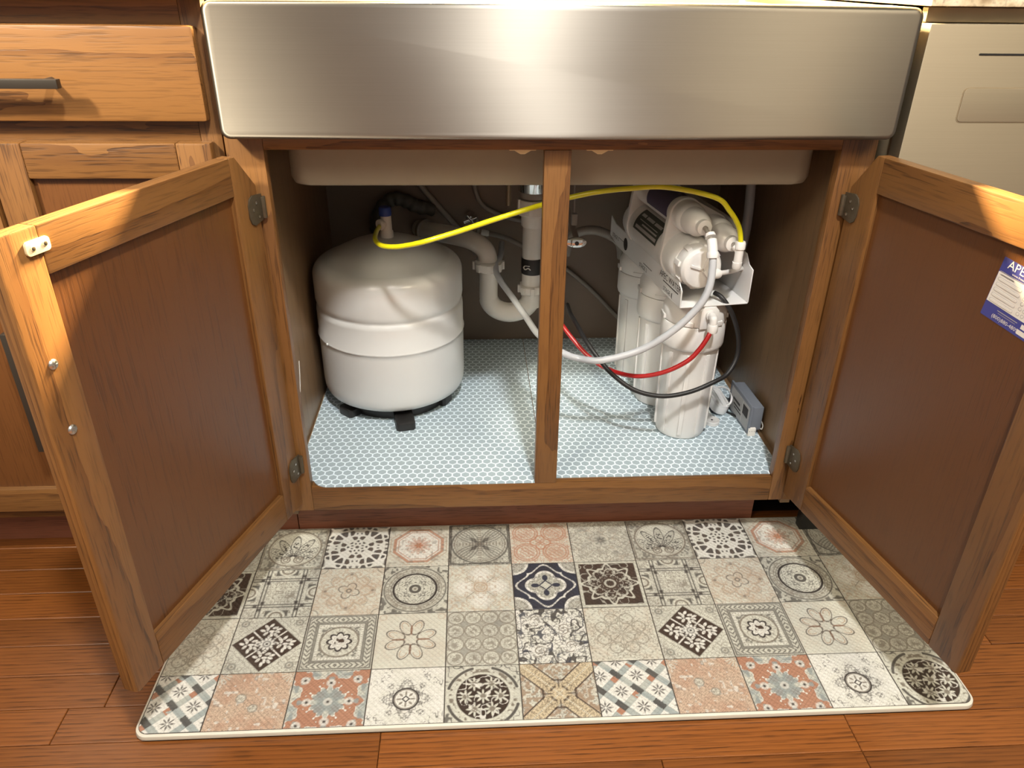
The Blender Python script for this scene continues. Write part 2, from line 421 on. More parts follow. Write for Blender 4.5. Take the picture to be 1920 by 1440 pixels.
for i in range(6):
    for j in range(5):
        m.cur = 2; m.lathe([(.0024, 0), (.0024, .0001)], 10, Matrix.Translation((.0455+.0065*i, .0235+.0062*j, .0005)))
        m.cur = 1; m.lathe([(.0017, 0), (.0017, .0002)], 10, Matrix.Translation((.0455+.0065*i, .0235+.0062*j, .0006)))
lay(3, .020, .050, .0137, .0146); lay(3, .022, .048, .0113, .0118); lay(3, .002, .038, .0565, .0572)
lay(1, .0535, WW-.003, .0030, .0085); lay(1, .0560, WW-.003, .0105, .0160)
m.cur = 1; m.text('APEC', .0145, Matrix.Translation((.0085, .0635, .0006)))
m.text('www.freedrinkingwater.com', .0040, Matrix.Translation((.018, .0588, .0006)))
m.text('(800)880-4809', .0066, Matrix.Translation((.0155, .0040, .0006)))
tag(m.build('sticker', [LBLU, LWHT, LGRY, LGRY], dr, 0, 0, SF, True), 'blue and white filter service sticker')

# ------------------------------------------------------------------ apron sink
sink = thing('apron_sink', (0, .25, .9), 'brushed stainless farmhouse sink with a wide plain apron front above the cabinet', 'sink')
x0, x1 = -.4495, .4605
poly = rrect(x0, x1, .7424, .9062, .013, 6)
m = MB().prism(poly, -.06, .035, Matrix(((1, 0, 0, 0), (0, 0, -1, 0), (0, 1, 0, 0), (0, 0, 0, 1))))
m.v = [(a, b, c) for a, b, c in m.v]
ap = m.build('apron', STEEL, sink, .007, 50, None, False, 4)
# the apron sits in front of the frame: y -.035 .. -.001 over the rail, basin behind it
me = ap.data
for v_ in me.vertices:
    pass
bx0, bx1, by0, by1, bz = -.392, .402, .062, .520, .656
def basin(inset, z0): return [(x, y_, z0) for x, y_ in rrect(bx0+inset, bx1-inset, by0+inset, by1-inset, .03-inset*.5, 6)]
m = MB(); n_ = len(basin(0, 0)); loops = [basin(0, .905), basin(0, bz+.012), basin(.004, bz+.003), basin(.012, bz), basin(.014, bz+.003), basin(.006, bz+.016), basin(.003, .905)]
vs = sum(loops, []); fs = []
for j in range(len(loops)-1):
    for i in range(n_): fs.append((j*n_+(i+1) % n_, j*n_+i, (j+1)*n_+i, (j+1)*n_+(i+1) % n_))
for i in range(n_): fs.append(((len(loops)-1)*n_+(i+1) % n_, (len(loops)-1)*n_+i, i, (i+1) % n_))
m.add(vs, fs); m.add(basin(.012, bz), [tuple(range(n_-1, -1, -1))]); m.add(basin(.014, bz+.003), [tuple(range(n_))])
tag(m.build('basin', COAT, sink, 0, 45), 'grey coated underside of the sink basin')
m = MB().box(bx0+.004, bx1-.004, .03, by0+.003, .898, .9055).box(-.4512, bx0+.004, .0605, .53, .898, .9055).box(bx1-.004, .4622, .0605, .53, .898, .9055).box(bx0+.004, bx1-.004, by1-.003, .53, .898, .9055); m.build('rim', STEEL, sink, .001)  # unseen side and back strips added to stop lamp light leaking past the basin

# ------------------------------------------------------------------ countertop
m = MB().box(-1.7, -.4515, -.038, .64, .9075, .937).box(.4625, 1.7, -.038, .64, .9075, .937).box(-.4515, .4625, .505, .64, .9075, .937)
ct = m.build('countertop', GRAN, None, .003); tag(ct, 'speckled beige granite countertop above the cabinets', 'countertop')

# ------------------------------------------------------------------ neighbouring drawer cabinet
lc = thing('drawer_base_cabinet', (-.765, .3, 0), 'oak base cabinet with a drawer over two doors, left of the sink', 'cabinet')
LX0, LX1 = -1.075, -.4575
board('frame_stile', lc, (-.486, LX1, 0, .019, ZR, .9065), 'z', OAK); board('frame_stile', lc, (LX0, LX0+.03, 0, .019, ZR, .9065), 'z', OAK)
for z0, z1 in ((.869, .9065), (.733, .765), (ZR, .145)): board('frame_rail', lc, (LX0+.03, -.486, 0, .019, z0, z1), 'x', OAK)
board('side_panel', lc, (LX1-.018, LX1, .019, .61, .085, .9), 'z', OAKP, .001); board('side_panel', lc, (LX0, LX0+.018, .019, .61, .085, .9), 'z', OAKP, .001)
board('toe_kick', lc, (LX0, LX1, .074, .09, 0, ZR), 'x', OAKD)
board('back_panel', lc, (LX0+.018, LX1-.018, .59, .60, .1, .9), 'z', OAKP, 0)
df = board('drawer_front', lc, (-1.062, -.467, -.020, -.0005, .762, .877), 'x', OAK, .005)
def bar_handle(parent, a, b, out):
    A, B = Vector(a), Vector(b); D = (B-A).normalized(); O = Vector(out)
    M = axisM(A+O, D, O); L = (B-A).length
    m = MB().box(-.0055, .0055, -.0055, .0055, 0, L, M)
    for t in (.022, L-.022): m.tube([A+D*t, A+D*t+O], .005, 10, 1, False)
    return tag(m.build('handle', HNDL, parent, .001, 40), 'matte black bar handle')
bar_handle(df, (-.90, -.020, .812), (-.630, -.020, .812), (0, -.030, 0))
def front_door(x0, x1, handle_x):
    r = link('door', None, lc, Matrix.Translation(Vector(((x0+x1)/2, -.01, .43)))); r.empty_display_size = .05
    z0, z1, s_ = .1335, .735, .046
    board('stile', r, (x0, x0+s_, -.020, -.0005, z0, z1), 'z', OAK, .003); board('stile', r, (x1-s_, x1, -.020, -.0005, z0, z1), 'z', OAK, .003)
    board('rail', r, (x0+s_, x1-s_, -.020, -.0005, z0, z0+s_), 'x', OAK, .003); board('rail', r, (x0+s_, x1-s_, -.020, -.0005, z1-.047, z1), 'x', OAK, .003)
    board('panel', r, (x0+s_-.003, x1-s_+.003, -.011, -.004, z0+s_-.003, z1-.044), 'z', OAKP, 0)
    bar_handle(r, (handle_x, -.020, .275), (handle_x, -.020, .475), (0, -.030, 0))
front_door(-.762, -.469, -.735); front_door(-1.062, -.768, -.795)

# ------------------------------------------------------------------ dishwasher
dw = thing('dishwasher', (.775, .27, 0), 'stainless dishwasher with a flush front panel, right of the sink', 'dishwasher')
DX0, DX1 = .4735, 1.075
MB().box(DX0+.004, DX1-.004, .0, .60, .10, .895).build('tub_body', GREYTRIM, dw, .002)
MB().box(DX0, DX1, -.030, -.0005, .105, .8875).build('front_panel', STEEL2, dw, .002)
MB().box(DX0, DX1, -.014, -.0005, .8885, .9060).build('top_trim', GREYTRIM, dw, .001)
XZ = lambda y_: Matrix(((1, 0, 0, 0), (0, 0, -1, y_), (0, 1, 0, 0), (0, 0, 0, 1)))
m = MB().prism(rrect(.5415, .80, .7665, .8095, .006), 0, .0012, XZ(-.0300)); tag(m.build('badge_plate', STEEL2, dw, .0004), 'rounded plate set in the panel')
m = MB(); o_ = rrect(.5403, .8012, .7653, .8107, .007); m.prism(o_, 0, .0004, XZ(-.0300)); m.build('plate_groove', GREYTRIM, dw, 0)
m = MB().prism(rrect(.548, .90, .8503, .8527, .0011), 0, .0006, XZ(-.0300)); tag(m.build('vent_slot', BLACK, dw, 0), 'thin dark slot line')
MB().box(DX0+.02, DX1-.02, .03, .05, 0.0, .10).build('kick_plate', BLACK, dw, .001)

# ------------------------------------------------------------------ shelf liners on the cabinet bottom
LZ = ZB+.0003
def liner(poly, label):
    m = MB().prism(poly, 0, .0016); o = m.build('shelf_liner', LINER, None, 0, 0, Matrix.Translation((0, 0, LZ)), True)
    return tag(o, label, 'shelf liner', 'hexagon shelf liners')
lp = [(-.002, -.0005), (-.002, .593), (-.4345, .593), (-.4345, .022), (-.4045, .0195)]+[(-.404+.028*(1-math.cos(a)), .026-.0265*math.sin(a)) for a in [math.pi/2*i/6 for i in range(1, 7)]]
liner(lp[::1], 'blue-grey hexagon-print liner lying under the white tank')
rp = [(-.0005, .593), (-.0005, .0195), (.0195, .0195), (.0195, .0125)]+[(.0195+i*.0388, .0125+.0012*((i*7) % 3-1)*.5) for i in range(1, 10)]+[(.4045, .0115), (.4045, .021), (.428, .024), (.428, .593)]
liner(rp, 'blue-grey hexagon-print liner lying under the filter housings')
LT = LZ+.0016+.0001

# ------------------------------------------------------------------ pressure tank
TX, TY, TR = -.2856, .3362, .1438
tk = thing('pressure_tank', (TX, TY, LT), 'white round pressure tank on a black foot stand, left of the mullion', 'tank')
Tm = Matrix.Translation((TX, TY, 0))
prof = [(.02, .1800), (.10, .1800), (.128, .1830), (.1385, .1900), (.1425, .2000), (.1436, .215)]
prof += [(TR, .300), (TR, .3085), (TR+.0014, .3100), (TR+.0019, .3117), (TR+.0014, .3134), (TR, .3150), (TR, .360), (TR-.0005, .366), (TR-.0035, .3695), (TR-.0045, .372), (TR-.0035, .3745), (TR-.001, .380), (TR, .386)]
prof += [(TR, .430)]
for i in range(1, 9):
    a = math.pi/2*i/8; prof.append((TR-.026+.026*math.cos(a), .430+.026*math.sin(a)) if i < 6 else (TR-.026+.026*math.cos(a), .430+.026*math.sin(a)))
prof += [(.100, .4680), (.075, .4800), (.050, .4890), (.025, .4940), (.006, .4955)]
MB().lathe(prof, 72, Tm).build('shell', WHITE, tk, 0, 50)
m = MB().lathe([(.0018, -.002), (.0030, 0), (.0018, .002)], 8, axisM((TX-TR*.80, TY-TR*.62, .3117), (-.8, -.62, 0)))
m.build('seam_weld', WHITE, tk, 0, 60)
# stand: ring with feet
st_ = MB().lathe([(.105, LT), (.112, LT), (.112, .183), (.105, .183)], 40, Tm)
for ang, fr in ((-78.6, 0), (-134, -.026), (-25, -.040), (40, -.03), (100, 0), (165, -.03)):
    R_ = Matrix.Translation((TX, TY, 0)) @ Matrix.Rotation(math.radians(ang), 4, 'Z')
    st_.prism([(.080, -.0185), (.158+fr, -.0185), (.163+fr, -.0140), (.163+fr, .0140), (.158+fr, .0185), (.080, .0185)], LT, .1740, R_)
st_.build('foot_stand', BLACK, tk, .0015, 40)
# tank valve
vv = MB().lathe([(.0125, .492), (.0125, .505), (.0105, .508), (.0100, .536), (.0085, .538)], 20, Matrix.Translation((-.2830, TY, 0)))
vv.tube([(-.2835, TY, .522), (-.292, .322, .522)], .0075, 12, 1, False); vv.lathe([(.0095, 0), (.0105, .003), (.0095, .007)], 16, axisM((-.2905, .3255, .522), (-.75, -.65, 0)))
vv.build('tank_valve', PVC, tk, 0, 45)
MB().lathe([(.0118, .5365), (.0118, .550), (.0100, .5525)], 20, Matrix.Translation((-.2838, TY, 0))).build('valve_lever', BLUE, tk, 0, 45)

# ------------------------------------------------------------------ drain plumbing
dp = thing('drain_trap', (0, .46, .35), 'white plastic drain pipe with a P-trap running behind the mullion', 'drain pipe')
DXc, DYc = .006, .46
Dm = Matrix.Translation((DXc, DYc, 0))
tag(MB().lathe([(.0300, .5505), (.0312, .552), (.0312, .640), (.046, .648), (.046, .6545)], 32, Dm).build('drain_flange', CHROME, dp, 0, 45), 'steel sink drain body')
tag(MB().lathe([(.0225, .5365), (.0290, .538), (.0295, .548), (.0285, .5502)], 32, Dm).build('basket_neck', PLASTG, dp, 0, 45), 'grey basket neck')
m = MB().lathe([(.0335, .504), (.0355, .506), (.0335, .514), (.0325, .522), (.0315, .535), (.027, .5360)], 28, Dm)
for a in range(6): m.box(.030, .0350, -.004, .004, .505, .536, Dm @ Matrix.Rotation(a*1.047+.3, 4, 'Z'))
m.build('slip_nut', PVC, dp, .0008, 45)
MB().lathe([(.0235, .478), (.0250, .480), (.0250, .5035), (.0235, .504)], 28, Dm).build('washer_collar', PVC, dp, 0, 45)
MB().lathe([(.0215, .300), (.0215, .560)], 28, Dm).build('tailpiece', PVC, dp, 0, 45)
m = MB().lathe([(.0228, .376), (.0232, .378), (.0232, .408), (.0228, .410)], 28, Dm); m.cur = 1
m.tube([(-.011, .4385, .398), (-.0135, .4395, .394), (-.010, .438, .390), (-.004, .4365, .393), (.001, .4355, .389)], .0013, 6, 5); m.tube([(-.010, .4372, .3985), (-.001, .4355, .3975)], .0011, 6, 1, False)
tag(m.build('coupling', [BLACK, PALE], dp, 0, 45), 'black rubber coupling with a pale mark')
def nut(c, axis, r, h, wings=0):
    M = axisM(c, axis, (0, 1, 0)); m = MB().lathe([(r*.86, -h/2), (r, -h/2+.003), (r, h/2-.003), (r*.86, h/2)], 28, M)
    for i in range(8):
        a = 2*math.pi*i/8; m.box(r-.002, r+.0035, -.0045, .0045, -h/2+.002, h/2-.002, M @ Matrix.Rotation(a, 4, 'Z'))
    m.build('slip_nut', PVC, dp, .0008, 40)
nut((DXc, DYc, .340), (0, 0, 1), .0265, .020); nut((-.087, .46, .393), (0, 0, 1), .0305, .021)
R0 = (DXc+.087)/2; cx = (DXc-.087)/2
pts = [(DXc, .46, .345), (DXc, .46, .322)]+[(cx+R0*math.cos(a), .46, .322-R0*math.sin(a)*.82) for a in [math.pi*i/8 for i in range(1, 8)]]+[(-.087, .46, .322), (-.087, .46, .355), (-.087, .46, .395)]
MB().tube(pts, lambda t: .0212 if t < .8 else .0200, 20, 6).build('trap_bend', PVC, dp, 0, 60)
MB().tube([(-.087, .46, .385), (-.088, .46, .405), (-.094, .465, .424), (-.112, .478, .436), (-.138, .50, .440), (-.185, .54, .438), (-.222, .575, .434), (-.238, .5995, .432)], .0200, 20, 6).build('trap_arm', PVC, dp, 0, 60)
tag(MB().lathe([(.0225, 0), (.0250, .002), (.0250, .010), (.0225, .012)], 24, axisM((-.222, .575, .434), (-.5, .6, -.02))).build('wall_collar', PLASTG, dp, 0, 45), 'grey collar')
t_ = MB().tube([(-.206, .590, .478), (-.238, .576, .487), (-.262, .572, .500), (-.290, .572, .506), (-.315, .574, .488), (-.330, .58, .455), (-.335, .596, .43)], lambda t: .0150+.0012*math.sin(t*60), 14, 22).build('corrugated_hose', DKPIPE, None, 0, 70)
tag(t_, 'dim grey corrugated hose arching behind the white tank', 'hose')

# supply lines in the shade of the back panel
def hose(name, pts, r, mat, label, cat='hose', group=None, n=10, parent=None):
    return tag(MB().tube(pts, r, n, 8).build(name, mat, parent, 0, 60), label, cat, group)
hose('supply_hose', [(-.240, .583, .55), (-.224, .585, .522), (-.162, .588, .447), (-.127, .59, .410), (-.112, .593, .372)], .0065, PLASTG, 'grey supply hose slanting down the back panel, left of the drain')
hose('supply_hose', [(-.118, .585, .545), (-.100, .585, .492), (-.049, .587, .462), (.03, .587, .440), (.06, .59, .40)], .0050, PLASTG, 'thin grey hose passing behind the drain tailpiece')
c_ = thing('supply_connector', (-.09, .56, .428), 'pale crimped braided connector hose behind the black coupling', 'hose')
MB().lathe([(.0065, 0), (.0070, .003), (.0070, .014), (.0055, .018)], 14, axisM((-.100, .575, .430), (.95, -.1, -.2))).build('ferrule', PVC, c_, 0, 45)
MB().tube([(-.090, .574, .428), (-.05, .568, .420), (-.01, .56, .403), (.03, .56, .380)], .0055, 10, 8).build('braided_hose', PLASTG, c_, 0, 60)
v_ = thing('shutoff_valve', (-.124, .57, .462), 'small chrome shut-off valve half hidden above the yellow tube', 'valve')
MB().lathe([(.008, 0), (.010, .004), (.010, .020), (.007, .024), (.007, .036)], 16, axisM((-.124, .599, .462), (0, -1, 0))).build('valve_body', CHROME, v_, 0, 45)
m = MB()
for a in range(4):
    m.tube([(-.124, .556, .463), (-.124+.016*math.cos(a*1.57+.5), .556, .463+.011*math.sin(a*1.57+.5))], .0032, 8, 1, False)
m.lathe([(.0045, 0), (.0045, .006)], 12, axisM((-.124, .563, .463), (0, -1, 0))); m.build('cross_handle', CHROME, v_, 0, 45)
MB().tube([(-.112, .587, .462), (-.107, .585, .440), (-.110, .585, .42)], .004, 8, 5).build('riser', PLASTG, v_, 0, 60)
# chrome oval handle right of the mullion
k_ = thing('angle_stop_valve', (.085, .37, .474), 'chrome oval valve handle with a dark hole just right of the mullion', 'valve')
m = MB(); Mk = axisM((.084, .362, .474), (0, -1, .12)) @ Matrix.Diagonal((1.0, .52, 1, 1))
m.lathe([(.018, 0), (.0205, .003), (.0195, .007), (.012, .0095), (.0045, .0100)], 32, Mk)
m.build('oval_handle', CHROME, k_, 0, 50)
MB().lathe([(.0042, 0), (.0042, .0015)], 14, axisM((.084, .3515, .4745), (0, -1, .12))).build('screw_hole', BLACK, k_, 0, 45)
MB().tube([(.086, .363, .474), (.09, .45, .474), (.095, .5995, .474)], .006, 10, 4).build('valve_stem', CHROME, k_, 0, 60)
# faucet weight on its cord
w_ = thing('faucet_hose_weight', (.083, .40, .51), 'small grey weight hanging on a thin cord right of the mullion', 'weight')
MB().tube([(.079, .40, .655), (.081, .40, .57), (.0825, .40, .522)], .0016, 6, 4).build('cord', PLASTG, w_, 0, 60)
MB().box(.0775, .0890, .394, .406, .497, .5205).build('weight', PLASTG, w_, .0025)
hose('drain_hose', [(.083, .50, .40), (.090, .50, .438), (.113, .50, .453), (.145, .50, .455), (.176, .50, .444), (.20, .505, .424), (.208, .51, .39)], .0098, PLASTG, 'wide grey hose arching to the back of the filter bracket')
hose('drain_line', [(.06, .592, .365), (.099, .59, .334), (.154, .59, .288), (.218, .59, .222), (.25, .592, .19)], .0050, PLASTG, 'thin grey line slanting low across the back panel')
hose('supply_hose', [(.404, .335, .652), (.407, .335, .60), (.409, .33, .539), (.410, .335, .481), (.408, .36, .42), (.405, .42, .36)], .0092, CLEAR, 'pale hose hanging behind the filters beside the right side panel')
tag(MB().lathe([(.0045, .510), (.0055, .513), (.0055, .655)], 10, Matrix.Translation((-.043, .50, 0))).build('sink_bolt', GREYTRIM, None, 0, 45), 'short pale stud under the basin, left of the drain', 'bolt')

# ------------------------------------------------------------------ reverse osmosis filter unit
ro = thing('water_filter_unit', (.26, .29, LT), 'white water filter unit with three upright housings and cylinders on a bracket', 'water filter')
phi = math.radians(8); rd = Vector((-math.sin(phi), math.cos(phi), 0)); rx = Vector((math.cos(phi), math.sin(phi), 0))
H0 = Vector((.2795, .172, 0))
for kk in range(3):
    c = H0+rd*.126*kk; Mh = Matrix.Translation(c)
    e = link('filter_housing', None, ro, Matrix.Translation(c+Vector((0, 0, LT)))); e.empty_display_size = .03
    m = MB().lathe([(.040, LT), (.0455, LT+.002), (.0470, LT+.007), (.0510, .340), (.0510, .350)], 40, Mh)
    for i in range(9):
        a = 2*math.pi*(i+.35)/9
        m.box(.0462, .0508, -.0040, .0040, LT+.012, .338, Mh @ Matrix.Rotation(a, 4, 'Z') @ Matrix(((1, 0, .0115, -.0022), (0, 1, 0, 0), (0, 0, 1, 0), (0, 0, 0, 1))))
    m.build('bowl', PLAST, e, .0008, 40)
    m = MB().lathe([(.0530, .3450), (.0565, .3475), (.0580, .353), (.0580, .3930), (.0568, .3945)], 44, Mh)
    m.build('collar_ring', PLAST, e, 0, 40)
    m = MB().lathe([(.0562, .3955), (.0568, .3965), (.0568, .4160), (.053, .424), (.048, .4385)], 44, Mh)
    for a in (-62, -118, 60, 120, 180, 0):
        m.box(.050, .0592, -.012, .012, .3965, .4050, Mh @ Matrix.Rotation(math.radians(a), 4, 'Z'))
    m.build('head', PLAST, e, .0008, 40)
# inlet boss and elbow on the front housing
f0 = H0-rd*.0575; Mb = Matrix((rx, rd, Vector((0, 0, 1)))).transposed().to_4x4(); Mb.translation = H0
m = MB().prism([(-.0165, .3960), (.0165, .3960), (.0165, .4300), (.0095, .4375), (-.0095, .4375), (-.0165, .4300)], 0, .022, Mb @ Matrix(((1, 0, 0, 0), (0, 0, -1, -.040), (0, 1, 0, 0), (0, 0, 0, 1))))
m.build('inlet_boss', PLAST, ro, .0015)
el = H0-rd*.062
m = MB().tube([tuple(el+rd*.01+Vector((0, 0, .4225))), tuple(el-rd*.010+Vector((0, 0, .4225))), tuple(el-rd*.0145+Vector((0, 0, .418))), tuple(el-rd*.0150+Vector((0, 0, .402)))], .0070, 14, 6)
m.lathe([(.0085, .397), (.0092, .399), (.0092, .409), (.0080, .412)], 16, Matrix.Translation(el-rd*.0150)); m.lathe([(.0088, -.004), (.0088, .004)], 16, axisM(tuple(el-rd*.001+Vector((0, 0, .4225))), tuple(rd)))
tag(m.build('elbow_fitting', PLAST, ro, 0, 45), 'white elbow fitting on the front housing')
# bracket: plate and two flanges
BF = Matrix((rx, rd, Vector((0, 0, 1)))).transposed().to_4x4(); BF.translation = Vector((.292, .112, 0))
MB().prism(rrect(-.0625, .0640, 0, .392, .003), .4388, .4408, BF).build('bracket_plate', WMET, ro, .0004)
YZ = lambda x_: Matrix(((0, 0, 1, x_), (1, 0, 0, 0), (0, 1, 0, 0), (0, 0, 0, 1)))
m = MB().prism([(0, .4410), (.350, .4410), (.392, .449), (.392, .490), (.360, .481), (.014, .481), (0, .470)], -.0625, -.0605, BF @ Matrix(((0, 0, 1, 0), (1, 0, 0, 0), (0, 1, 0, 0), (0, 0, 0, 1))))
m.cur = 1
m.lathe([(.0115, 0), (.0115, .0004)], 20, BF @ Matrix(((0, 0, -1, -.0625), (1, 0, 0, .292), (0, 1, 0, .4590), (0, 0, 0, 1))) @ Matrix.Diagonal((1.0, 1.1, 1, 1)))
def fl_text(t, size, y_, z_):   # lettering reads from the back towards the front on the outer face
    m.text(t, size, BF @ Matrix(((0, 0, -1, -.0629), (-1, 0, 0, y_), (0, 1, 0, z_), (0, 0, 0, 1))))
fl_text('APEC WATER', .0160, .100, .4640); 
def fl_bar(y0, y1, z0, z1): m.box(-.0630, -.0625, y0, y1, z0, z1, BF)
fl_bar(.012, .082, .4590, .4606); fl_bar(.0365, .0375, .442, .452); 
fl_text('STAGE 1', .011, .078, .4440); fl_text('STAGE 2', .011, .205, .4440); fl_text('STAGE 3', .011, .375, .4520)
fl_bar(.140, .185, .4555, .4563); fl_bar(.302, .335, .4595, .4600)
tag(m.build('bracket_flange', [WMET, INK], ro, 0, 30), 'left bracket flange with dark lettering and an oval hole')
m = MB().prism([(0, .4408), (.392, .4408), (.392, .560), (.30, .560), (.060, .522), (.030, .520), (.016, .505), (0, .500)][::1], .0620, .0640, BF @ Matrix(((0, 0, 1, 0), (1, 0, 0, 0), (0, 1, 0, 0), (0, 0, 0, 1))))
tag(m.build('bracket_flange', WMET, ro, .0005), 'taller right bracket flange')
def cyl(p, prof, name, mat, parent, n=36):
    M = axisM(p, tuple(rd)); return MB().lathe(prof, n, M).build(name, mat, parent, 0, 40)
# membrane vessel
mv = link('membrane_vessel', None, ro, Matrix.Translation((.25, .2, .503))); mv.empty_display_size = .03
pm = Vector((.2625, .105, .5070))
cyl(pm, [(.020, .032), (.038, .034), (.0415, .040), (.0420, .060), (.0420, .290), (.039, .305), (.028, .318), (.017, .330)], 'vessel_body', PLAST, mv)
M_ = axisM(pm, tuple(rd)); m = MB().lathe([(.022, 0), (.0320, .002), (.0360, .008), (.0364, .034)], 36, M_)
for i in range(8): m.box(.0345, .0396, -.0045, .0045, .014, .034, M_ @ Matrix.Rotation(2*math.pi*i/8+.2, 4, 'Z'))
for a in (20, 110, 230): m.box(.002, .024, -.0022, .0022, -.003, .004, M_ @ Matrix.Rotation(math.radians(a), 4, 'Z'))
m.build('vessel_cap', PLAST, mv, .0008, 40)
def wrap(pc, r, a0, a1, t0, t1, dr=.0006, n=12):
    M = axisM(pc, tuple(rd)); vs = []; fs = []
    for i in range(n+1):
        a = math.radians(a0+(a1-a0)*i/n)
        for t in (t0, t1): vs.append(M @ Vector(((r+dr)*math.cos(a), (r+dr)*math.sin(a), t)))
    for i in range(n): fs.append((2*i, 2*i+1, 2*i+3, 2*i+2))
    return vs, fs
# axisM local x = up x rd = -X side; label faces up-left
m = MB(); m.add(*wrap(pm, .042, 8, 66, .115, .235)); m.cur = 1
for a0, a1, t0, t1 in ((14, 22, .12, .225), (27, 31, .125, .20), (36, 38, .13, .22), (46, 54, .125, .16), (46, 54, .165, .20), (46, 54, .205, .226)): m.add(*wrap(pm, .042, a0, a1, t0, t1, .0010))
tag(m.build('vessel_label', [LGRN, LGRY], mv, 0, 60), 'dark green label with pale print')
# two inline post filters
pa, pb = Vector((.2568, .106, .578)), Vector((.3080, .106, .5505))
for pc, lab in ((pa, True), (pb, False)):
    e = link('inline_filter', None, ro, Matrix.Translation(pc)); e.empty_display_size = .03
    cyl(pc, [(.011, 0), (.0125, .001), (.0125, .010), (.0165, .013), (.0215, .024), (.0225, .050), (.0262, .054), (.0268, .062), (.0268, .270), (.022, .290), (.012, .302)], 'filter_body', PLAST, e)
    cyl(pc-rd*.0012, [(.003, -.002), (.0042, -.002), (.0042, .004)], 'port', PLASTG, e, 16)
    if lab:
        m = MB(); m.add(*wrap(pc, .0268, -20, 120, .10, .20)); tag(m.build('filter_label', LPUR, e, 0, 60), 'dark purple label')
# clips holding the cylinders together
for t in (.085, .268):
    pA, pM, pB = pa+rd*t, pm+rd*t, pb+rd*t
    def arc(c, r, a0, a1, n=8): return [(c.dot(rx)+r*math.cos(math.radians(a0+(a1-a0)*i/n)), c.z+r*math.sin(math.radians(a0+(a1-a0)*i/n))) for i in range(n+1)]
    poly = arc(pM, .0485, 270, 150)[::-1][::-1]
    poly = arc(pM, .0445, 250, 165)+arc(pA, .030, 165, 45)+arc(pB, .030, 50, -60)
    poly = poly[::-1]
    org = rd*(pA.dot(rd))
    Mc = Matrix((rx, Vector((0, 0, 1)), -rd)).transposed().to_4x4(); Mc.translation = org
    MB().prism(poly, -.006, .006, Mc).build('clip', PLAST, ro, .0012)
# rail behind inline B, tee, sleeve, elbow, cross tube
MB().box(.052, .0555, .060, .30, .552, .566, BF).build('clip_bar', PLAST, ro, .001)
m = MB().tube([(.3165, .098, .519), (.3165, .098, .556)], .0072, 14, 1, False).tube([(.3165, .098, .541), (.3085, .104, .549)], .0062, 12, 1, False)
m.lathe([(.0088, 0), (.0088, .009), (.0075, .012)], 14, Matrix.Translation((.3165, .098, .546))); m.lathe([(.0062, 0), (.0080, .003), (.0080, .012)], 14, Matrix.Translation((.3160, .098, .511)))
tag(m.build('tee_fitting', PLAST, ro, 0, 45), 'white tee fitting holding the yellow tube')
MB().tube([(.2566, .106, .578), (.2600, .092, .572), (.2622, .080, .564)], .0036, 10, 5).build('stem_tube', PLASTG, ro, 0, 60)
m = MB().tube([(.2620, .081, .567), (.2628, .074, .556), (.2630, .069, .545)], .0082, 14, 4); m.lathe([(.0092, -.004), (.0100, 0), (.0092, .006)], 16, axisM((.2630, .069, .546), (0, -.35, -.95))); m.lathe([(.0085, 0), (.0090, .006)], 16, axisM((.2605, .089, .573), (.1, -.7, -.55)))
tag(m.build('quick_connect_sleeve', PLAST, ro, 0, 45), 'white push-fit sleeve on the translucent tube')
m = MB().tube([(.279, .098, .502), (.290, .102, .502), (.318, .125, .497), (.3555, .165, .489)], .0042, 10, 6); m.lathe([(.0078, -.008), (.0085, -.004), (.0085, .004), (.0070, .008)], 14, axisM((.283, .099, .502), (.93, .3, 0)))
m.build('cross_tube', PLAST, ro, 0, 60)

# ------------------------------------------------------------------ loose tubes
hose('yellow_water_tube', [(-0.2939, 0.322, 0.5196), (-0.2951, 0.27, 0.5233), (-0.2881, 0.2, 0.5315), (-0.2715, 0.14, 0.5414), (-0.2458, 0.102, 0.5509), (-0.2181, 0.077, 0.5624), (-0.1919, 0.062, 0.5731), (-0.1421, 0.058, 0.5893), (-0.0929, 0.06, 0.6051), (-0.0436, 0.066, 0.619), (-0.0104, 0.073, 0.6269), (0.0315, 0.082, 0.6352), (0.0739, 0.09, 0.6413), (0.1249, 0.096, 0.6451), (0.1843, 0.098, 0.6465), (.264, .1, .630), (.291, .099, .608), (.3095, .098, .582), (.3165, .098, .556), (.3165, .098, .549)], .0042, YELL, 'yellow water tube running from the white tank across to the filters', 'tube', None, 12)
hose('translucent_water_tube', [(.263, .068, .545), (.2635, .062, .525), (.2605, .056, .494), (.247, .055, .462), (.211, .06, .417), (.162, .072, .376), (.102, .082, .353), (.068, .094, .349), (.038, .115, .350), (.016, .16, .350), (-.003, .2, .351), (-.021, .26, .360), (-.044, .32, .376), (-.065, .38, .388), (-.072, .43, .396), (-.060, .49, .405), (-.055, .55, .412)], .0062, CLEAR, 'thick translucent white tube drooping in front of the filter housings', 'tube', None, 12)
hose('red_water_tube', [(.2875, .0955, .402), (.2835, .091, .392), (.269, .088, .367), (.249, .088, .344), (.211, .096, .319), (.168, .115, .303), (.125, .15, .300), (.089, .18, .315), (.05, .22, .352), (.025, .27, .381), (.045, .36, .405), (.07, .45, .43)], .0042, RED, 'red water tube curving down from the front filter housing', 'tube', None, 12)
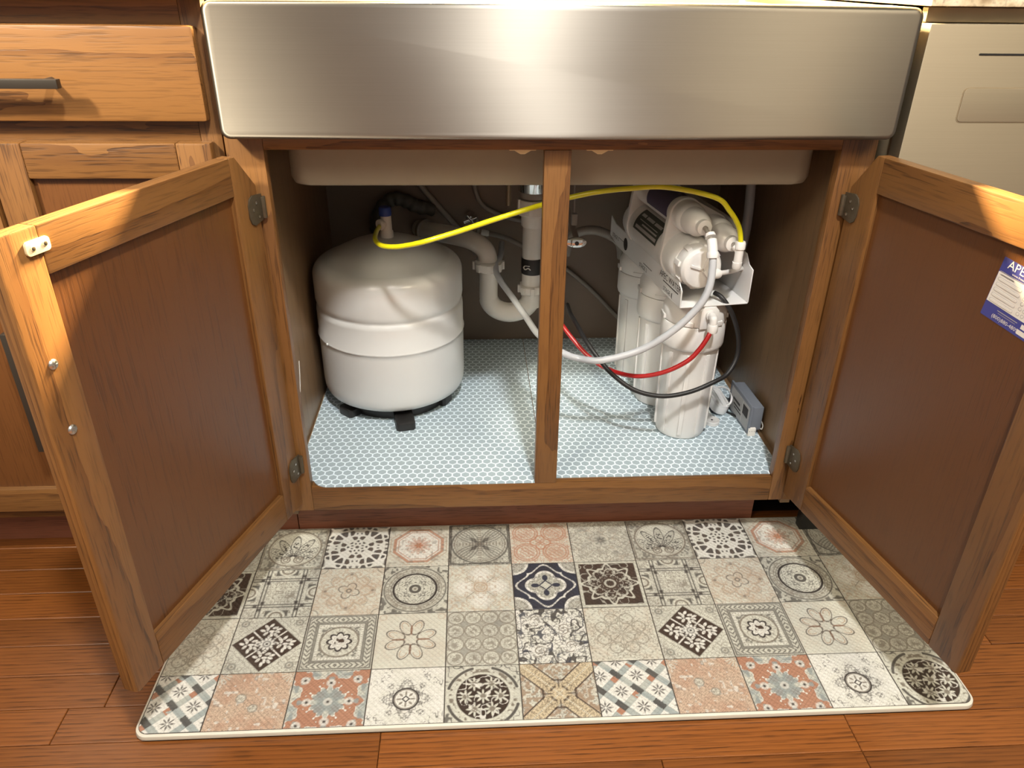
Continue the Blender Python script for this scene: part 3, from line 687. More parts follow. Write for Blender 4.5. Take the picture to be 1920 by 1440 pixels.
hose('black_water_tube', [(.300, .140, .452), (.310, .125, .448), (.330, .118, .420), (.349, .125, .375), (.352, .122, .337), (.334, .108, .309), (.305, .094, .299), (.261, .088, .283), (.213, .088, .276), (.166, .097, .284), (.128, .112, .307), (.105, .127, .329), (.084, .155, .352), (.071, .20, .366), (.066, .26, .364), (.07, .34, .35)], .0042, BLKRUB, 'black water tube looping low across the front filter housing', 'tube', None, 12)

# ------------------------------------------------------------------ power box and small pieces on the liner
pw = thing('power_box', (.41, .19, LT), 'grey plastic power adapter box leaning on edge against the right side panel', 'power adapter')
PF = Matrix.Translation((.404, .140, LT)) @ Matrix.Rotation(math.radians(2.5), 4, 'Z') @ Matrix.Rotation(math.radians(0), 4, 'Y')
# local: y runs back, z up, x to the side panel
MB().box(.004, .0255, 0, .104, .010, .0600, PF).build('box_body', GREYB, pw, .0015)
MB().box(.006, .0235, .006, .100, 0, .0105, PF).build('box_base', GREYB, pw, .001)
MB().box(0, .0040, -.003, .108, .002, .0630, PF).build('box_lid', GREYB, pw, .001)
m = MB().box(-.0006, 0, .004, .098, .007, .0560, PF); m.cur = 1
for y0, y1, z0, z1 in ((.050, .085, .034, .039), (.045, .080, .026, .029), (.040, .075, .020, .022), (.010, .035, .030, .050)): m.box(-.0009, -.0005, y0, y1, z0, z1, PF)
m.cur = 2; m.box(-.0009, -.0005, .0365, .0372, .010, .054, PF)
tag(m.build('box_label', [GREYL, INK, PALE], pw, 0), 'grey rating label with dark print')
m = MB().box(.0002, .0145, -.0050, .004, -.0005, .0165, PF); m.cur = 1
for i in range(3): m.box(.002+.0045*i, .0032+.0045*i, -.0053, -.0049, .009, .012, PF)
tag(m.build('terminal_block', [LWHT, INK], pw, .0004), 'white terminal block')
def PFp(*a): return tuple(PF @ Vector(a))
m = MB().tube([PFp(.0255, .010, .030), PFp(.031, .004, .018), PFp(.029, .002, .010), PFp(.0255, .008, .012)], .0012, 8, 6); tag(m.build('wire_loop', PALE, pw, 0, 60), 'pale wire loop')
ov = thing('plug_connector', (.385, .285, LT), 'oval white plastic connector with a raised rim and cord loop behind the front housing', 'connector')
OM = Matrix.Translation((.3725, .262, LT+.022)) @ Matrix.Rotation(math.radians(6), 4, 'Z') @ Matrix.Rotation(math.radians(8), 4, 'X') @ Matrix.Rotation(math.radians(16), 4, 'Y')
MB().prism(rrect(-.017, .017, -.052, .024, .0165, 8), -.013, .004, OM).build('shell', WMET, ov, .002)
m = MB(); o1 = rrect(-.0165, .0165, -.0515, .0235, .016, 8); o2 = rrect(-.0130, .0130, -.048, .020, .0128, 8); nn_ = len(o1)
m.add([(x, y, .004) for x, y in o1]+[(x, y, .008) for x, y in o1]+[(x, y, .008) for x, y in o2]+[(x, y, .0045) for x, y in o2], [(a*nn_+i, a*nn_+(i+1) % nn_, (a+1)*nn_+(i+1) % nn_, (a+1)*nn_+i) for a in range(3) for i in range(nn_)], OM)
m.box(-.0006, .0006, -.046, .018, .0045, .0065, OM); m.build('rim', WMET, ov, 0, 40)
def OMp(*a): return tuple(OM @ Vector(a))
MB().tube([OMp(.004, -.046, .006), OMp(.012, -.044, .016), OMp(.021, -.020, .022), OMp(.020, .006, .018), OMp(.012, .018, .008)], .0022, 8, 6).build('cord_loop', WMET, ov, 0, 60)
MB().box(-.010, .004, -.040, .010, -.020, -.013, OM).build('foot', GREYB, ov, .001)
dk = thing('plastic_clip', (.347, .19, LT), 'small round white plastic clip with a centre hole beside the front housing', 'clip')
m = MB().lathe([(.0150, 0), (.0150, .007), (.0135, .008), (.0125, .0072), (.004, .0068)], 28, Matrix.Translation((.3485, .187, LT))); m.build('disc', PLAST, dk, 0, 40)
MB().lathe([(.0022, 0), (.0022, .0003)], 12, Matrix.Translation((.3485, .187, LT+.0068))).build('hole', INK, dk, 0)
MB().box(.334, .3560, .2045, .250, 0, .0050, Matrix.Translation((0, 0, LT))).build('arm', PLAST, dk, .002)
hose('power_cord', [(.402, .2, LT+.006), (.392, .222, LT+.0025), (.372, .232, LT+.004), (.352, .240, LT+.014), (.330, .262, LT+.010), (.31, .27, LT+.003)], .0022, BLKRUB, None, None, None, 10, pw)

# ------------------------------------------------------------------ kitchen mat with printed tiles
N = 112
g = (np.arange(N+1)/N)*2-1
U, V = np.meshgrid(g, g)                       # V = +1 at the back edge
Rr = np.hypot(U, V); TH = np.arctan2(V, U)
rng = np.random.default_rng(5)
def vnoise(f, seed):
    r = np.random.default_rng(seed); G = r.random((f+2, f+2)); x = (U+1)/2*f; y = (V+1)/2*f
    i = np.minimum(x.astype(int), f); j = np.minimum(y.astype(int), f); a = x-i; b = y-j; a = a*a*(3-2*a); b = b*b*(3-2*b)
    i1, j1 = np.minimum(i+1, f+1), np.minimum(j+1, f+1)
    return (G[j, i]*(1-a)+G[j, i1]*a)*(1-b)+(G[j1, i]*(1-a)+G[j1, i1]*a)*b
def fbm(seed, f=5): return .55*vnoise(f, seed)+.3*vnoise(f*3, seed+1)+.15*vnoise(f*7, seed+2)
def vn(x, y, f, seed):
    r = np.random.default_rng(seed); G = r.random((f+3, f+3)); x = x*f; y = y*f
    i = np.clip(x.astype(int), 0, f+1); j = np.clip(y.astype(int), 0, f+1); a = x-i; b = y-j; a = a*a*(3-2*a); b = b*b*(3-2*b)
    return (G[j, i]*(1-a)+G[j, i+1]*a)*(1-b)+(G[j+1, i]*(1-a)+G[j+1, i+1]*a)*b
def orn(seed, f=9, w=.10):                      # ornament with eightfold symmetry: thin curling lines
    a_, b_ = np.maximum(np.abs(U), np.abs(V)), np.minimum(np.abs(U), np.abs(V))
    q = .6*vn(a_, b_, f, seed)+.4*vn(a_, b_, f*2, seed+1)
    return np.clip(1.3-np.abs(q-.5)/w*1.6, 0, 1)
def fleck(seed, f=12, lo=.56):
    a_, b_ = np.maximum(np.abs(U), np.abs(V)), np.minimum(np.abs(U), np.abs(V))
    return np.clip((vn(a_, b_, f, seed)-lo)*9, 0, 1)
sm = lambda d, w=.02: np.clip(.5-d/(2*w), 0, 1)          # inside where d<0
ln = lambda d, w=.03: np.clip((w-np.abs(d))/.018+.5, 0, 1)
CR = np.array(lin((206, 205, 192))); IK = np.array(lin((62, 56, 54))); GR = np.array(lin((132, 124, 112))); TA = np.array(lin((182, 160, 138)))
OR = np.array(lin((176, 122, 94))); NV = np.array(lin((58, 60, 72))); BR = np.array(lin((76, 62, 54))); TE = np.array(lin((160, 168, 166))); LG = np.array(lin((180, 178, 168))); WH = np.array(lin((224, 222, 214)))
def base(seed, c1=CR, c2=LG, amt=.7):
    f = np.clip((fbm(seed)-.35)*2.2, 0, 1)*amt; return c1*(1-f[..., None])+c2*f[..., None]
def ink(img, m, c, a=1.0): m = (np.clip(m, 0, 1)*a)[..., None]; return img*(1-m)+c*m
def petals(n, r0, r1, ph=0.0): return Rr-(r0+(r1-r0)*np.abs(np.cos(n*TH/2+ph)))
def scal(seed, f, thr, w=.05): q = vnoise(f, seed); return np.clip((w-np.abs(q-thr))/w*1.8, 0, 1)
aU, aV = np.abs(U), np.abs(V); mx = np.maximum(aU, aV); mn = np.minimum(aU, aV); di = aU+aV
def circ(x, y, r): return np.hypot(U-x, V-y)-r
def border(img, c=GR, w=.03, at=.96): return ink(img, ln(mx-at, w), c, .8)
def speck(seed, f, lo): return np.clip((vnoise(f, seed)-lo)*8, 0, 1)
def leaves(x, y, n, r, len_, wid, ph=0.0):
    m = np.zeros_like(U)
    for i in range(n):
        a = ph+2*math.pi*i/n; dx, dy = U-x-r*math.cos(a), V-y-r*math.sin(a)
        s = dx*math.cos(a)+dy*math.sin(a); t = -dx*math.sin(a)+dy*math.cos(a)
        m = np.maximum(m, sm((s/len_)**2+(t/wid)**2-1, .25))
    return m
D = {}
def d_peacock():
    im = base(1, CR*.92, GR, .75); im = ink(im, speck(2, 34, .52)*sm(-(Rr-.86), .02), IK, .55)
    im = ink(im, sm(Rr-.84), CR); im = ink(im, ln(Rr-.84, .03), GR); im = ink(im, ln(Rr-.77, .012), GR, .7)
    for a, l, w in ((90, .47, .15), (122, .46, .14), (58, .46, .14), (152, .42, .13), (28, .42, .13), (180, .34, .10), (0, .34, .10)):
        a = math.radians(a); x, y = .1*math.cos(a), -.45+.1*math.sin(a); cx_, cy_ = x+l*math.cos(a), y+l*math.sin(a)
        dx, dy = U-cx_, V-cy_; s = dx*math.cos(a)+dy*math.sin(a); t = -dx*math.sin(a)+dy*math.cos(a); q = np.sqrt((s/l)**2+(t/w)**2)-1
        im = ink(im, ln(q, .09)*sm(Rr-.76), IK, .8); im = ink(im, sm(q+.1)*(np.sin(s*70) > .3), IK, .45); im = ink(im, sm(q+.45)*speck(7, 40, .5), IK, .9)
    for s in (-1, 1): im = ink(im, ln(circ(s*.2, -.55, .14), .025), GR); im = ink(im, ln(circ(s*.2, -.55, .07), .02), GR)
    return border(im)
def d_shards():
    im = base(9, WH, CR); r = np.random.default_rng(31); pts_ = []
    for _ in range(11):
        a, b = sorted(r.random(2)*1.02, reverse=True)
        for x, y_ in ((a, b), (b, a)):
            pts_ += [(s*x, t*y_) for s in (-1, 1) for t in (-1, 1)]
    pts_ += [(.28*math.cos(a), .28*math.sin(a)) for a in np.arange(8)*math.pi/4]+[(0, 0)]
    d_ = np.sort(np.stack([np.hypot(U-x, V-y_) for x, y_ in pts_]), 0); e = d_[1]-d_[0]
    tone = (fleck(3, 9, .5) > .5)
    return ink(im, np.clip((e-.055)/.025, 0, 1), np.where(tone[..., None], IK, BR), .92)
def d_octagon():
    im = base(12, CR, LG); oc_ = np.maximum(mx, di*.72)
    im = ink(im, sm(oc_-.72), WH); im = ink(im, ln(oc_-.78, .05), OR, .8); im = ink(im, ln(oc_-.66, .02), OR, .7); im = ink(im, ln(oc_-.92, .02), TA, .7)
    im = ink(im, sm(petals(12, .22, .44)), OR, .65); im = ink(im, ln(petals(12, .15, .36), .02), WH, .8); im = ink(im, sm(petals(6, .06, .15)), OR)
    return ink(im, speck(15, 22, .66), GR, .5)
def d_arcs():
    im = base(20, CR*.9, GR, .6)
    for s, t in ((0, 1), (0, -1), (1, 0), (-1, 0)):
        for r_ in (.95, .85, .75): im = ink(im, ln(circ(s*.98, t*.98, r_), .022)*sm(Rr-.93), IK, .6)
    im = ink(im, ln(Rr-.93, .03), IK, .75); im = ink(im, ln(Rr-.84, .015), GR); im = ink(im, leaves(0, 0, 4, .22, .2, .06, math.pi/4), IK, .7); im = ink(im, sm(Rr-.06), BR)
    im = ink(im, (mn < .07)*(np.sin(mx*60) > 0)*sm(Rr-.9), GR, .8); return border(ink(im, speck(22, 30, .58)*sm(-(Rr-.96)), IK, .6), IK)
def d_fourcirc():
    im = base(25, CR, TA, .7)
    for x in (-.48, .48):
        for y_ in (-.48, .48):
            for r_ in (.42, .34): im = ink(im, ln(circ(x, y_, r_), .025), OR, .75)
            im = ink(im, sm(circ(x, y_, .26))*(np.sin((U+V)*38) > 0), OR, .5)
    im = ink(im, ln(petals(4, .2, .34), .03), OR, .8); im = ink(im, sm(di-.1), OR, .8); return ink(im, scal(26, 16, .5)*sm(-(di-.3)), OR, .35)
def d_faded():
    im = base(30, CR, LG, 1.0)
    for x in (-.5, 0, .5):
        for y_ in (-.5, 0, .5): im = ink(im, sm(circ(x, y_, .2), .08)*speck(31+int(3*x+y_), 14, .4), GR if (x+y_) else IK, .5)
    im = ink(im, leaves(0, 0, 8, .14, .1, .035), IK, .5); return ink(im, scal(33, 9, .5, .04), TA, .35)
def d_dark():
    im = base(40, BR, IK, .8); q = Rr-(.74+.10*np.cos(8*TH)+.05*np.cos(16*TH))
    im = ink(im, ln(q, .045), CR, .9); im = ink(im, ln(petals(8, .45, .66, .4), .03), CR, .6); im = ink(im, orn(41, 11, .09)*sm(q+.06), CR, .75)
    im = ink(im, leaves(0, 0, 8, .26, .1, .05), BR, .9); im = ink(im, ln(Rr-.16, .03), CR, .7)
    im = ink(im, sm(-(q-.08))*scal(42, 9, .45, .04), CR, .6); im = ink(im, leaves(0, 0, 8, .52, .10, .035, .39), CR, .6); im = ink(im, ln(mx-.95, .05), CR, .9); return im
def d_plaid():
    im = base(50, CR, LG, .8)
    im = ink(im, sm(mx-.46)*scal(51, 12, .5), GR, .8)
    for p_ in (aU, aV):
        for c in (.50, .60): im = ink(im, ln(p_-c, .02), IK, .85)
    for (a, b) in ((aU, aV), (aV, aU)):
        im = ink(im, sm(np.maximum(np.abs(a-.86)-.12, b-.34)), IK, .85); im = ink(im, sm(np.hypot(a-1.0, b)-.28), CR); im = ink(im, ln(np.hypot(a-1.0, b)-.18, .03), GR)
    for x, y_ in ((.70, .55), (.55, .70), (.50, .42)): im = ink(im, sm(np.maximum(np.abs(aU-x), np.abs(aV-y_))-.06), IK, .9)
    im = ink(im, sm(np.minimum(aU, aV)*-1+.64)*scal(53, 14, .5), GR, .6); return im
def d_floral():
    im = base(60, CR, TA, .55); im = ink(im, ln(petals(4, .18, .34, .785), .022), BR, .75); im = ink(im, ln(Rr-.07, .025), BR, .7); im = ink(im, ln(petals(8, .5, .72), .05), TA, .6)
    im = ink(im, ln(petals(8, .55, .80), .015), BR, .45); im = ink(im, scal(61, 10, .5, .05), TA, .5)
    for i in range(4):
        a = i*math.pi/2; im = ink(im, sm(circ(.72*math.cos(a), .72*math.sin(a), .05)), IK, .6)
    for s in (-1, 1):
        for t in (-1, 1): im = ink(im, ln(np.hypot(U-s, V-t)-.22, .02), GR, .7)
    return im
def d_mandala():
    im = base(70, CR*.95, GR, .45); im = ink(im, sm(Rr-.93)*speck(71, 40, .5), GR, .6); im = ink(im, ln(Rr-.95, .02), IK, .8)
    im = ink(im, sm(Rr-.66), CR); im = ink(im, ln(Rr-.66, .035), IK); im = ink(im, ln(Rr-.74, .012), IK, .7); im = ink(im, ln(Rr-.82, .012), GR, .7)
    im = ink(im, sm(Rr-.62)*sm(-(Rr-.2))*orn(73, 14, .12), IK, .85); im = ink(im, sm(np.abs(Rr-.84)-.08)*orn(74, 22, .1), GR, .8)
    im = ink(im, sm(Rr-.20), CR); im = ink(im, ln(Rr-.14, .05), IK, .9); im = ink(im, sm(Rr-.05), GR)
    return ink(im, sm(-(Rr-1.0))*speck(75, 26, .5), IK, .75)
def d_lobes():
    im = base(80, CR, LG, 1.0); m_ = np.zeros_like(U)
    for x, y_ in ((.5, .0), (-.5, 0), (0, .55), (0, -.55)): m_ = np.maximum(m_, sm(circ(x, y_, .3), .12))
    im = ink(im, m_, WH, .8); im = ink(im, ln(Rr-.2, .025), TA, .9); im = ink(im, ln(Rr-.13, .02), TA, .8)
    for s in (-1, 1): im = ink(im, ln(U-s*V, .02)*sm(np.abs(Rr-.45)-.2), GR, .8)
    return ink(im, scal(81, 9, .5, .05)*(1-m_), TA, .6)
def d_moorish():
    im = base(90, NV, IK, .5); q = petals(4, .42, .60, 0)
    im = ink(im, sm(q), CR*.8); im = ink(im, sm(q)*scal(91, 18, .5), GR, .7); im = ink(im, ln(q, .045), WH); im = ink(im, leaves(0, 0, 4, .33, .13, .09), NV)
    im = ink(im, sm(di-.2), CR); im = ink(im, ln(di-.2, .03), NV)
    for s in (-1, 1):
        for t in (-1, 1): im = ink(im, sm(circ(s, t, .45)), LG); im = ink(im, sm(circ(s, t, .4))*scal(92, 18, .5), GR); im = ink(im, ln(circ(s, t, .47), .045), WH)
    im = ink(im, ln(np.abs(mx-.72-.2*np.cos(mn*6)), .035)*sm(-(q-.06)), WH, .95); return im
def d_swirl():
    im = base(100, CR, TA, .35)
    for i in range(8):
        a = i*math.pi/4+.39; im = ink(im, ln(circ(.58*math.cos(a), .58*math.sin(a), .2), .018)*(np.cos(TH-a) > -.2), GR, .75)
    im = ink(im, leaves(0, 0, 8, .22, .18, .018), GR, .8); return ink(im, scal(101, 8, .5, .03), TA, .35)
def d_diamond():
    im = base(110, CR, LG, .6); im = ink(im, sm(di-.97), BR*.85)
    a45, b45 = (U+V)/1.414, (U-V)/1.414
    for s in (-1, 1):
        for t in (-1, 1):
            cx_, cy_ = .34*s, .34*t; lf = np.zeros_like(U)
            for (px_, py_, an) in ((.17, 0, .5), (-.05, .13, 2.2), (.12, .16, 1.2), (.0, -.13, -.9), (-.15, -.02, 3.0), (.15, -.15, -.2), (.02, .04, .8), (-.17, .17, 2.4), (.22, .12, .6), (-.14, -.17, -2.0), (.02, .23, 1.6), (.02, -.22, -1.4)):
                an2 = an; dx, dy = a45-cx_-px_, b45-cy_-py_; ss = dx*math.cos(an2)+dy*math.sin(an2); tt = -dx*math.sin(an2)+dy*math.cos(an2); lf = np.maximum(lf, sm((ss/.085)**2+(tt/.045)**2-1, .3))
            im = ink(im, lf*sm(di-.93), WH)
    im = ink(im, ln(np.minimum(np.abs(a45), np.abs(b45)), .022)*sm(di-.95), WH); fl_ = petals(10, .15, .25)
    im = ink(im, sm(fl_), WH); im = ink(im, ln(fl_, .02), IK, .8); im = ink(im, ln(Rr-.1, .02), IK, .7); im = ink(im, sm(Rr-.04), IK)
    for s in (-1, 1):
        for t in (-1, 1):
            q = np.hypot(U-s*.78, V-t*.78); im = ink(im, ln(q-.1, .025), IK, .6); im = ink(im, sm(q-.04), GR); im = ink(im, sm(q-.36)*sm(-(q-.13))*sm(-(di-1.02))*scal(111, 14, .5), GR, .8)
    return im
def d_rosette():
    im = base(120, CR, GR, .3); z_ = np.clip(np.sin((mn*1.0+np.abs(mx-.84)*1.2)*42), 0, 1)
    im = ink(im, sm(np.abs(mx-.84)-.09)*(z_ > .35), IK, .75)
    for c in (.96, .73, .68): im = ink(im, ln(mx-c, .02), IK, .8)
    im = ink(im, sm(np.abs(mx-.60)-.035)*(np.sin(mn*70) > 0), WH); im = ink(im, sm(mx-.55)*speck(121, 40, .4), IK, .7); im = ink(im, sm(Rr-.54), CR); im = ink(im, ln(Rr-.54, .025), GR)
    im = ink(im, sm(np.abs(Rr-.42)-.08)*scal(122, 18, .5), GR, .7); q = petals(8, .24, .34); im = ink(im, sm(q), WH); im = ink(im, ln(q, .035), IK); im = ink(im, sm(Rr-.15)*speck(123, 34, .42), BR); return im
def d_clover():
    im = base(130, CR, TA, .25)
    for i in range(4):
        a = i*math.pi/2
        for s in (-.36, .36):
            cx_, cy_ = .47*math.cos(a+s), .47*math.sin(a+s); dx, dy = U-cx_, V-cy_; b_ = a+s*1.1; ss = dx*math.cos(b_)+dy*math.sin(b_); tt = -dx*math.sin(b_)+dy*math.cos(b_)
            q = np.sqrt((ss/.28)**2+(tt/.16)**2)-1; im = ink(im, ln(q, .085), BR, .8); im = ink(im, ln(np.hypot((ss-.06)/.15, tt/.09)-1, .14)*(ss > 0), TA, .9)
        im = ink(im, leaves(0, 0, 4, .36, .19, .035), np.array(lin((146, 112, 92))), .35)
    for s in (-1, 1): im = ink(im, ln(circ(s*.86, .86, .1), .02), TA, .5)
    return im
def d_hex16():
    im = base(140, CR, LG, .8)
    for x in (-.75, -.25, .25, .75):
        for y_ in (-.75, -.25, .25, .75): q = np.hypot(U-x, V-y_); im = ink(im, ln(q-.235, .022), GR, .85); im = ink(im, sm(q-.13, .05)*speck(141, 26, .35), GR, .8)
    for x in (-.5, 0, .5):
        for y_ in (-.5, 0, .5):
            q = np.abs(U-x)+np.abs(V-y_); im = ink(im, sm(q-.15), GR if (x == 0 or y_ == 0) else IK, .45)
    return im
def d_arab():
    im = base(150, WH, CR, .8); q = vnoise(7, 151)*.65+vnoise(13, 152)*.35
    im = ink(im, ln((q-.5)*1.6, .09), IK, .92); im = ink(im, ln((vnoise(9, 153)-.42)*1.4, .05), NV, .9)
    for x, y_ in ((-.45, .55), (-.4, -.6), (.5, -.45), (.35, .2)):
        r_ = np.hypot(U-x, V-y_); an = np.arctan2(V-y_, U-x); im = ink(im, sm(r_-.24), WH); im = ink(im, ln(np.sin(an+r_*26), .45)*sm(r_-.22), GR, .9)
    return ink(im, ln(U*.6+V+.25*np.sin(U*4), .05), WH, .9)
def d_checker():
    im = base(160, TE, CR, .5); a, b = (U+V)*1.0, (U-V)*1.0; fa, fb = (a % 1.0), (b % 1.0)
    sq = lambda lo, hi: ((fa > lo) & (fa < hi)), 
    dk_ = ((fa < .25) & (fb < .25)) | ((fa < .25) & (fb > .75)) ; im = ink(im, dk_.astype(float), IK, .85)
    im = ink(im, (((fa > .75) & (fb < .25)) & (fbm(161, 3) > .5)).astype(float), OR, .9)
    im = ink(im, ((fa > .25) & (fb > .25) & (fb < .99)).astype(float), WH)
    lx, ly = (fa-.625)/1, (fb-.625)/1; rr = np.hypot(lx, ly); tt = np.arctan2(ly, lx); im = ink(im, sm(rr-(.06+.22*np.abs(np.cos(4*tt))**3), .015)*sm(-(rr-.05), .01), IK, .85)
    return ink(im, np.maximum(ln((a*8) % 1-.5, .05), ln((b*8) % 1-.5, .05)), CR, .5)
def d_brick():
    im = base(170, np.array(lin((204, 180, 158))), OR, .45); a, b = (U+V)*7, (U-V)*7
    g_ = np.maximum(ln((a % 1)-.5, .10), ln(((b+.5*np.floor(a)) % 1)-.5, .10)); im = ink(im, g_, BR, .45); im = ink(im, speck(171, 20, .72), WH, .7)
    for x, y_, r_ in ((-.25, .2, .13), (.12, -.12, .12)): im = ink(im, sm(circ(x, y_, r_)), CR, .8); im = ink(im, ln(circ(x, y_, r_), .02), BR, .5); im = ink(im, sm(circ(x, y_, r_*.3)), BR, .4)
    for s in (-1, 1): im = ink(im, sm(circ(s, 1, .35))*(np.sin(np.arctan2(V-1, U-s)*20) > 0), CR, .8)
    return im
def d_mosaic():
    im = base(182, CR, TE, .9); q = .65*vn(mx, mn, 5, 180)+.35*vn(mx, mn, 10, 181); f_ = q-.50-.16*(1-np.clip(np.abs(aU-aV)/.35, 0, 1))+.05
    im = ink(im, sm(f_, .03), OR, .9); im = ink(im, ln(f_, .03), WH); im = ink(im, fleck(183, 8, .62), TE*.85, .9)
    for x, y_ in ((.55, .0), (-.55, 0), (0, .6), (0, -.6), (0, 0), (.7, .7), (-.7, -.7), (-.7, .7), (.7, -.7)): im = ink(im, sm(circ(x, y_, .12)), WH, .8); im = ink(im, sm(circ(x, y_, .04)), IK)
    return ink(im, np.maximum(ln(((U+V)*9 % 1)-.5, .07), ln(((U-V)*9 % 1)-.5, .07)), BR, .35)
def d_smallmandala():
    im = base(190, WH, CR, .5); q = Rr-(.48+.12*np.cos(8*TH)); im = ink(im, sm(q)*scal(191, 26, .5, .08), IK, .7); im = ink(im, sm(np.abs(Rr-(.50+.10*np.cos(8*TH)))-.10)*orn(193, 13, .14), IK, .75); im = ink(im, sm(Rr-.33), WH); im = ink(im, ln(Rr-.33, .025), IK); im = ink(im, ln(Rr-.29, .012), GR)
    im = ink(im, leaves(0, 0, 8, .18, .07, .03), GR, .9); im = ink(im, ln(di-.09, .025), IK)
    for s in (-1, 1):
        for t in (-1, 1): c_2 = circ(s, t, .5); im = ink(im, sm(np.abs(c_2)-.1)*scal(192, 24, .5, .08), IK, .75)
    return im
def d_flowercircle():
    im = base(200, CR, LG, .5); im = ink(im, sm(Rr-.72), BR*.7)
    for x, y_ in [(0, 0)]+[(.46*math.cos(a), .46*math.sin(a)) for a in np.arange(6)*1.047]: 
        rr = np.hypot(U-x, V-y_); tt = np.arctan2(V-y_, U-x); im = ink(im, sm(rr-(.15+.07*np.cos(8*tt)))*sm(Rr-.71), CR); im = ink(im, sm(rr-.08), GR)
    im = ink(im, sm(Rr-.70)*ln((vnoise(12, 201)-.5), .035), WH, .9); im = ink(im, ln(Rr-.75, .035), CR); im = ink(im, sm(np.abs(Rr-.84)-.06)*speck(203, 26, .52), GR); im = ink(im, ln(Rr-.95, .04)*(np.abs(np.sin(2*TH)) > .5), IK, .9)
    return ink(im, sm(-(Rr-1.02))*scal(204, 14, .5, .08), IK, .8)
def d_straps():
    im = base(210, CR, TA, .5); q = np.abs(aU-aV)
    im = ink(im, sm(-(q-.32))*speck(211, 30, .45), np.array(lin((150, 124, 100))), .8); im = ink(im, sm(q-.30), np.array(lin((206, 190, 160)))); im = ink(im, sm(np.abs(q-.15)-.05)*(np.sin((aU+aV)*40) > .2), BR, .45)
    im = ink(im, ln(q-.32, .028)*sm(-(mx-.40)), BR, .95); im = ink(im, ln(mx-.44, .028)*sm(q-.9)*(q > .28), BR, .9); im = ink(im, ln(Rr-.24, .028)*(mn > .08), BR, .9); im = ink(im, ln(mn, .022)*sm(mx-.44)*sm(-(mx-.2)), BR, .9)
    return ink(im, ln(q, .015), CR, .9)
DES = {'A': (d_peacock, 'grey circle with fan feathers'), 'B': (d_shards, 'black shards on white'), 'C': (d_octagon, 'orange octagon border'), 'D': (d_arcs, 'grey circle of crossing arcs'), 'E': (d_fourcirc, 'four tan orange circles'), 'F': (d_faded, 'faded grey blotches'),
       'J': (d_dark, 'dark brown star flower'), 'K': (d_plaid, 'crossed black bands and squares'), 'L': (d_floral, 'faded tan flower'), 'M': (d_mandala, 'grey round mandala'), 'N': (d_lobes, 'pale lobes with a small ring'), 'O': (d_moorish, 'navy scrollwork lattice'),
       'P': (d_swirl, 'faded tan swirls'), 'Q': (d_diamond, 'dark diamond of leaves'), 'R': (d_rosette, 'rosette in a square border'), 'S': (d_clover, 'brown eight-petal scrolls'), 'T': (d_hex16, 'grid of grey rings'), 'U': (d_arab, 'black and white arabesque'),
       'V': (d_checker, 'checker squares with star flowers'), 'W': (d_brick, 'orange brick mosaic'), 'X': (d_mosaic, 'orange and teal mosaic'), 'Y': (d_smallmandala, 'small mandala on white'), 'Z': (d_flowercircle, 'circle of flowers on black'), '*': (d_straps, 'crossed straps')}
mt = thing('kitchen_mat', (0, -.15, 0), 'cushioned kitchen mat printed with patchwork tiles on the oak floor', 'mat')
MX0, MX1, MY0, MY1, MZ = -.6005, .6045, -.3705, .0725, .0118
poly = rrect(MX0, MX1, MY0, MY1, .020, 6)
m = MB(); i1 = rrect(MX0+.0012, MX1-.0012, MY0+.0012, MY1-.0012, .019, 6); i2 = rrect(MX0+.0045, MX1-.0045, MY0+.0045, MY1-.0045, .0165, 6); n_ = len(poly)
i0 = rrect(MX0+.002, MX1-.002, MY0+.002, MY1-.002, .018, 6)
m.add([(x, y, .0002) for x, y in i0]+[(x, y, .004) for x, y in poly]+[(x, y, .0095) for x, y in i1]+[(x, y, MZ-.0008) for x, y in i2], [(a*n_+i, a*n_+(i+1) % n_, (a+1)*n_+(i+1) % n_, (a+1)*n_+i) for a in (1, 2) for i in range(n_)])
m.cur = 1; m.f += [(i, (i+1) % n_, n_+(i+1) % n_, n_+i) for i in range(n_)]; m.mi += [1]*n_
m.cur = 2; b_ = 3*n_; m.f.append(tuple(range(b_, b_+n_))); m.mi.append(2)
m.build('mat_base', [MATEDGE, MATFOAM, MATJOINT], mt, 0, 50)
TS = .112; TX0, TY0 = -.1719, .0683; EI = .0052
seq = ['ABCDEF', 'KLMNOJ', 'QRSTUP', 'WXYZ*V']
cache = {}
FIL = {'A': (22, .08, 0.51, GR), 'C': (15, .09, 0.54, TA), 'F': (13, .12, 0.78, GR), 'K': (13, .1, 0.77, GR), 'L': (10, .12, 0.77, TA), 'N': (9, .12, 0.68, TA), 'O': (17, .1, 0.78, IK), 'P': (10, .1, 0.68, GR), 'Q': (15, .1, 0.77, GR), 'R': (20, .1, 0.59, GR), 'S': (14, .06, 0.31, TA), 'T': (18, .12, 0.78, GR), 'U': (12, .1, 0.78, IK), 'V': (20, .06, 0.34, GR), 'W': (15, .08, 0.59, BR), 'Y': (16, .05, 0.34, GR), '*': (20, .1, 0.77, BR), 'B': (16, .05, 0.00, GR), 'E': (16, .12, 0.78, OR), 'D': (18, .1, 0.78, IK)}
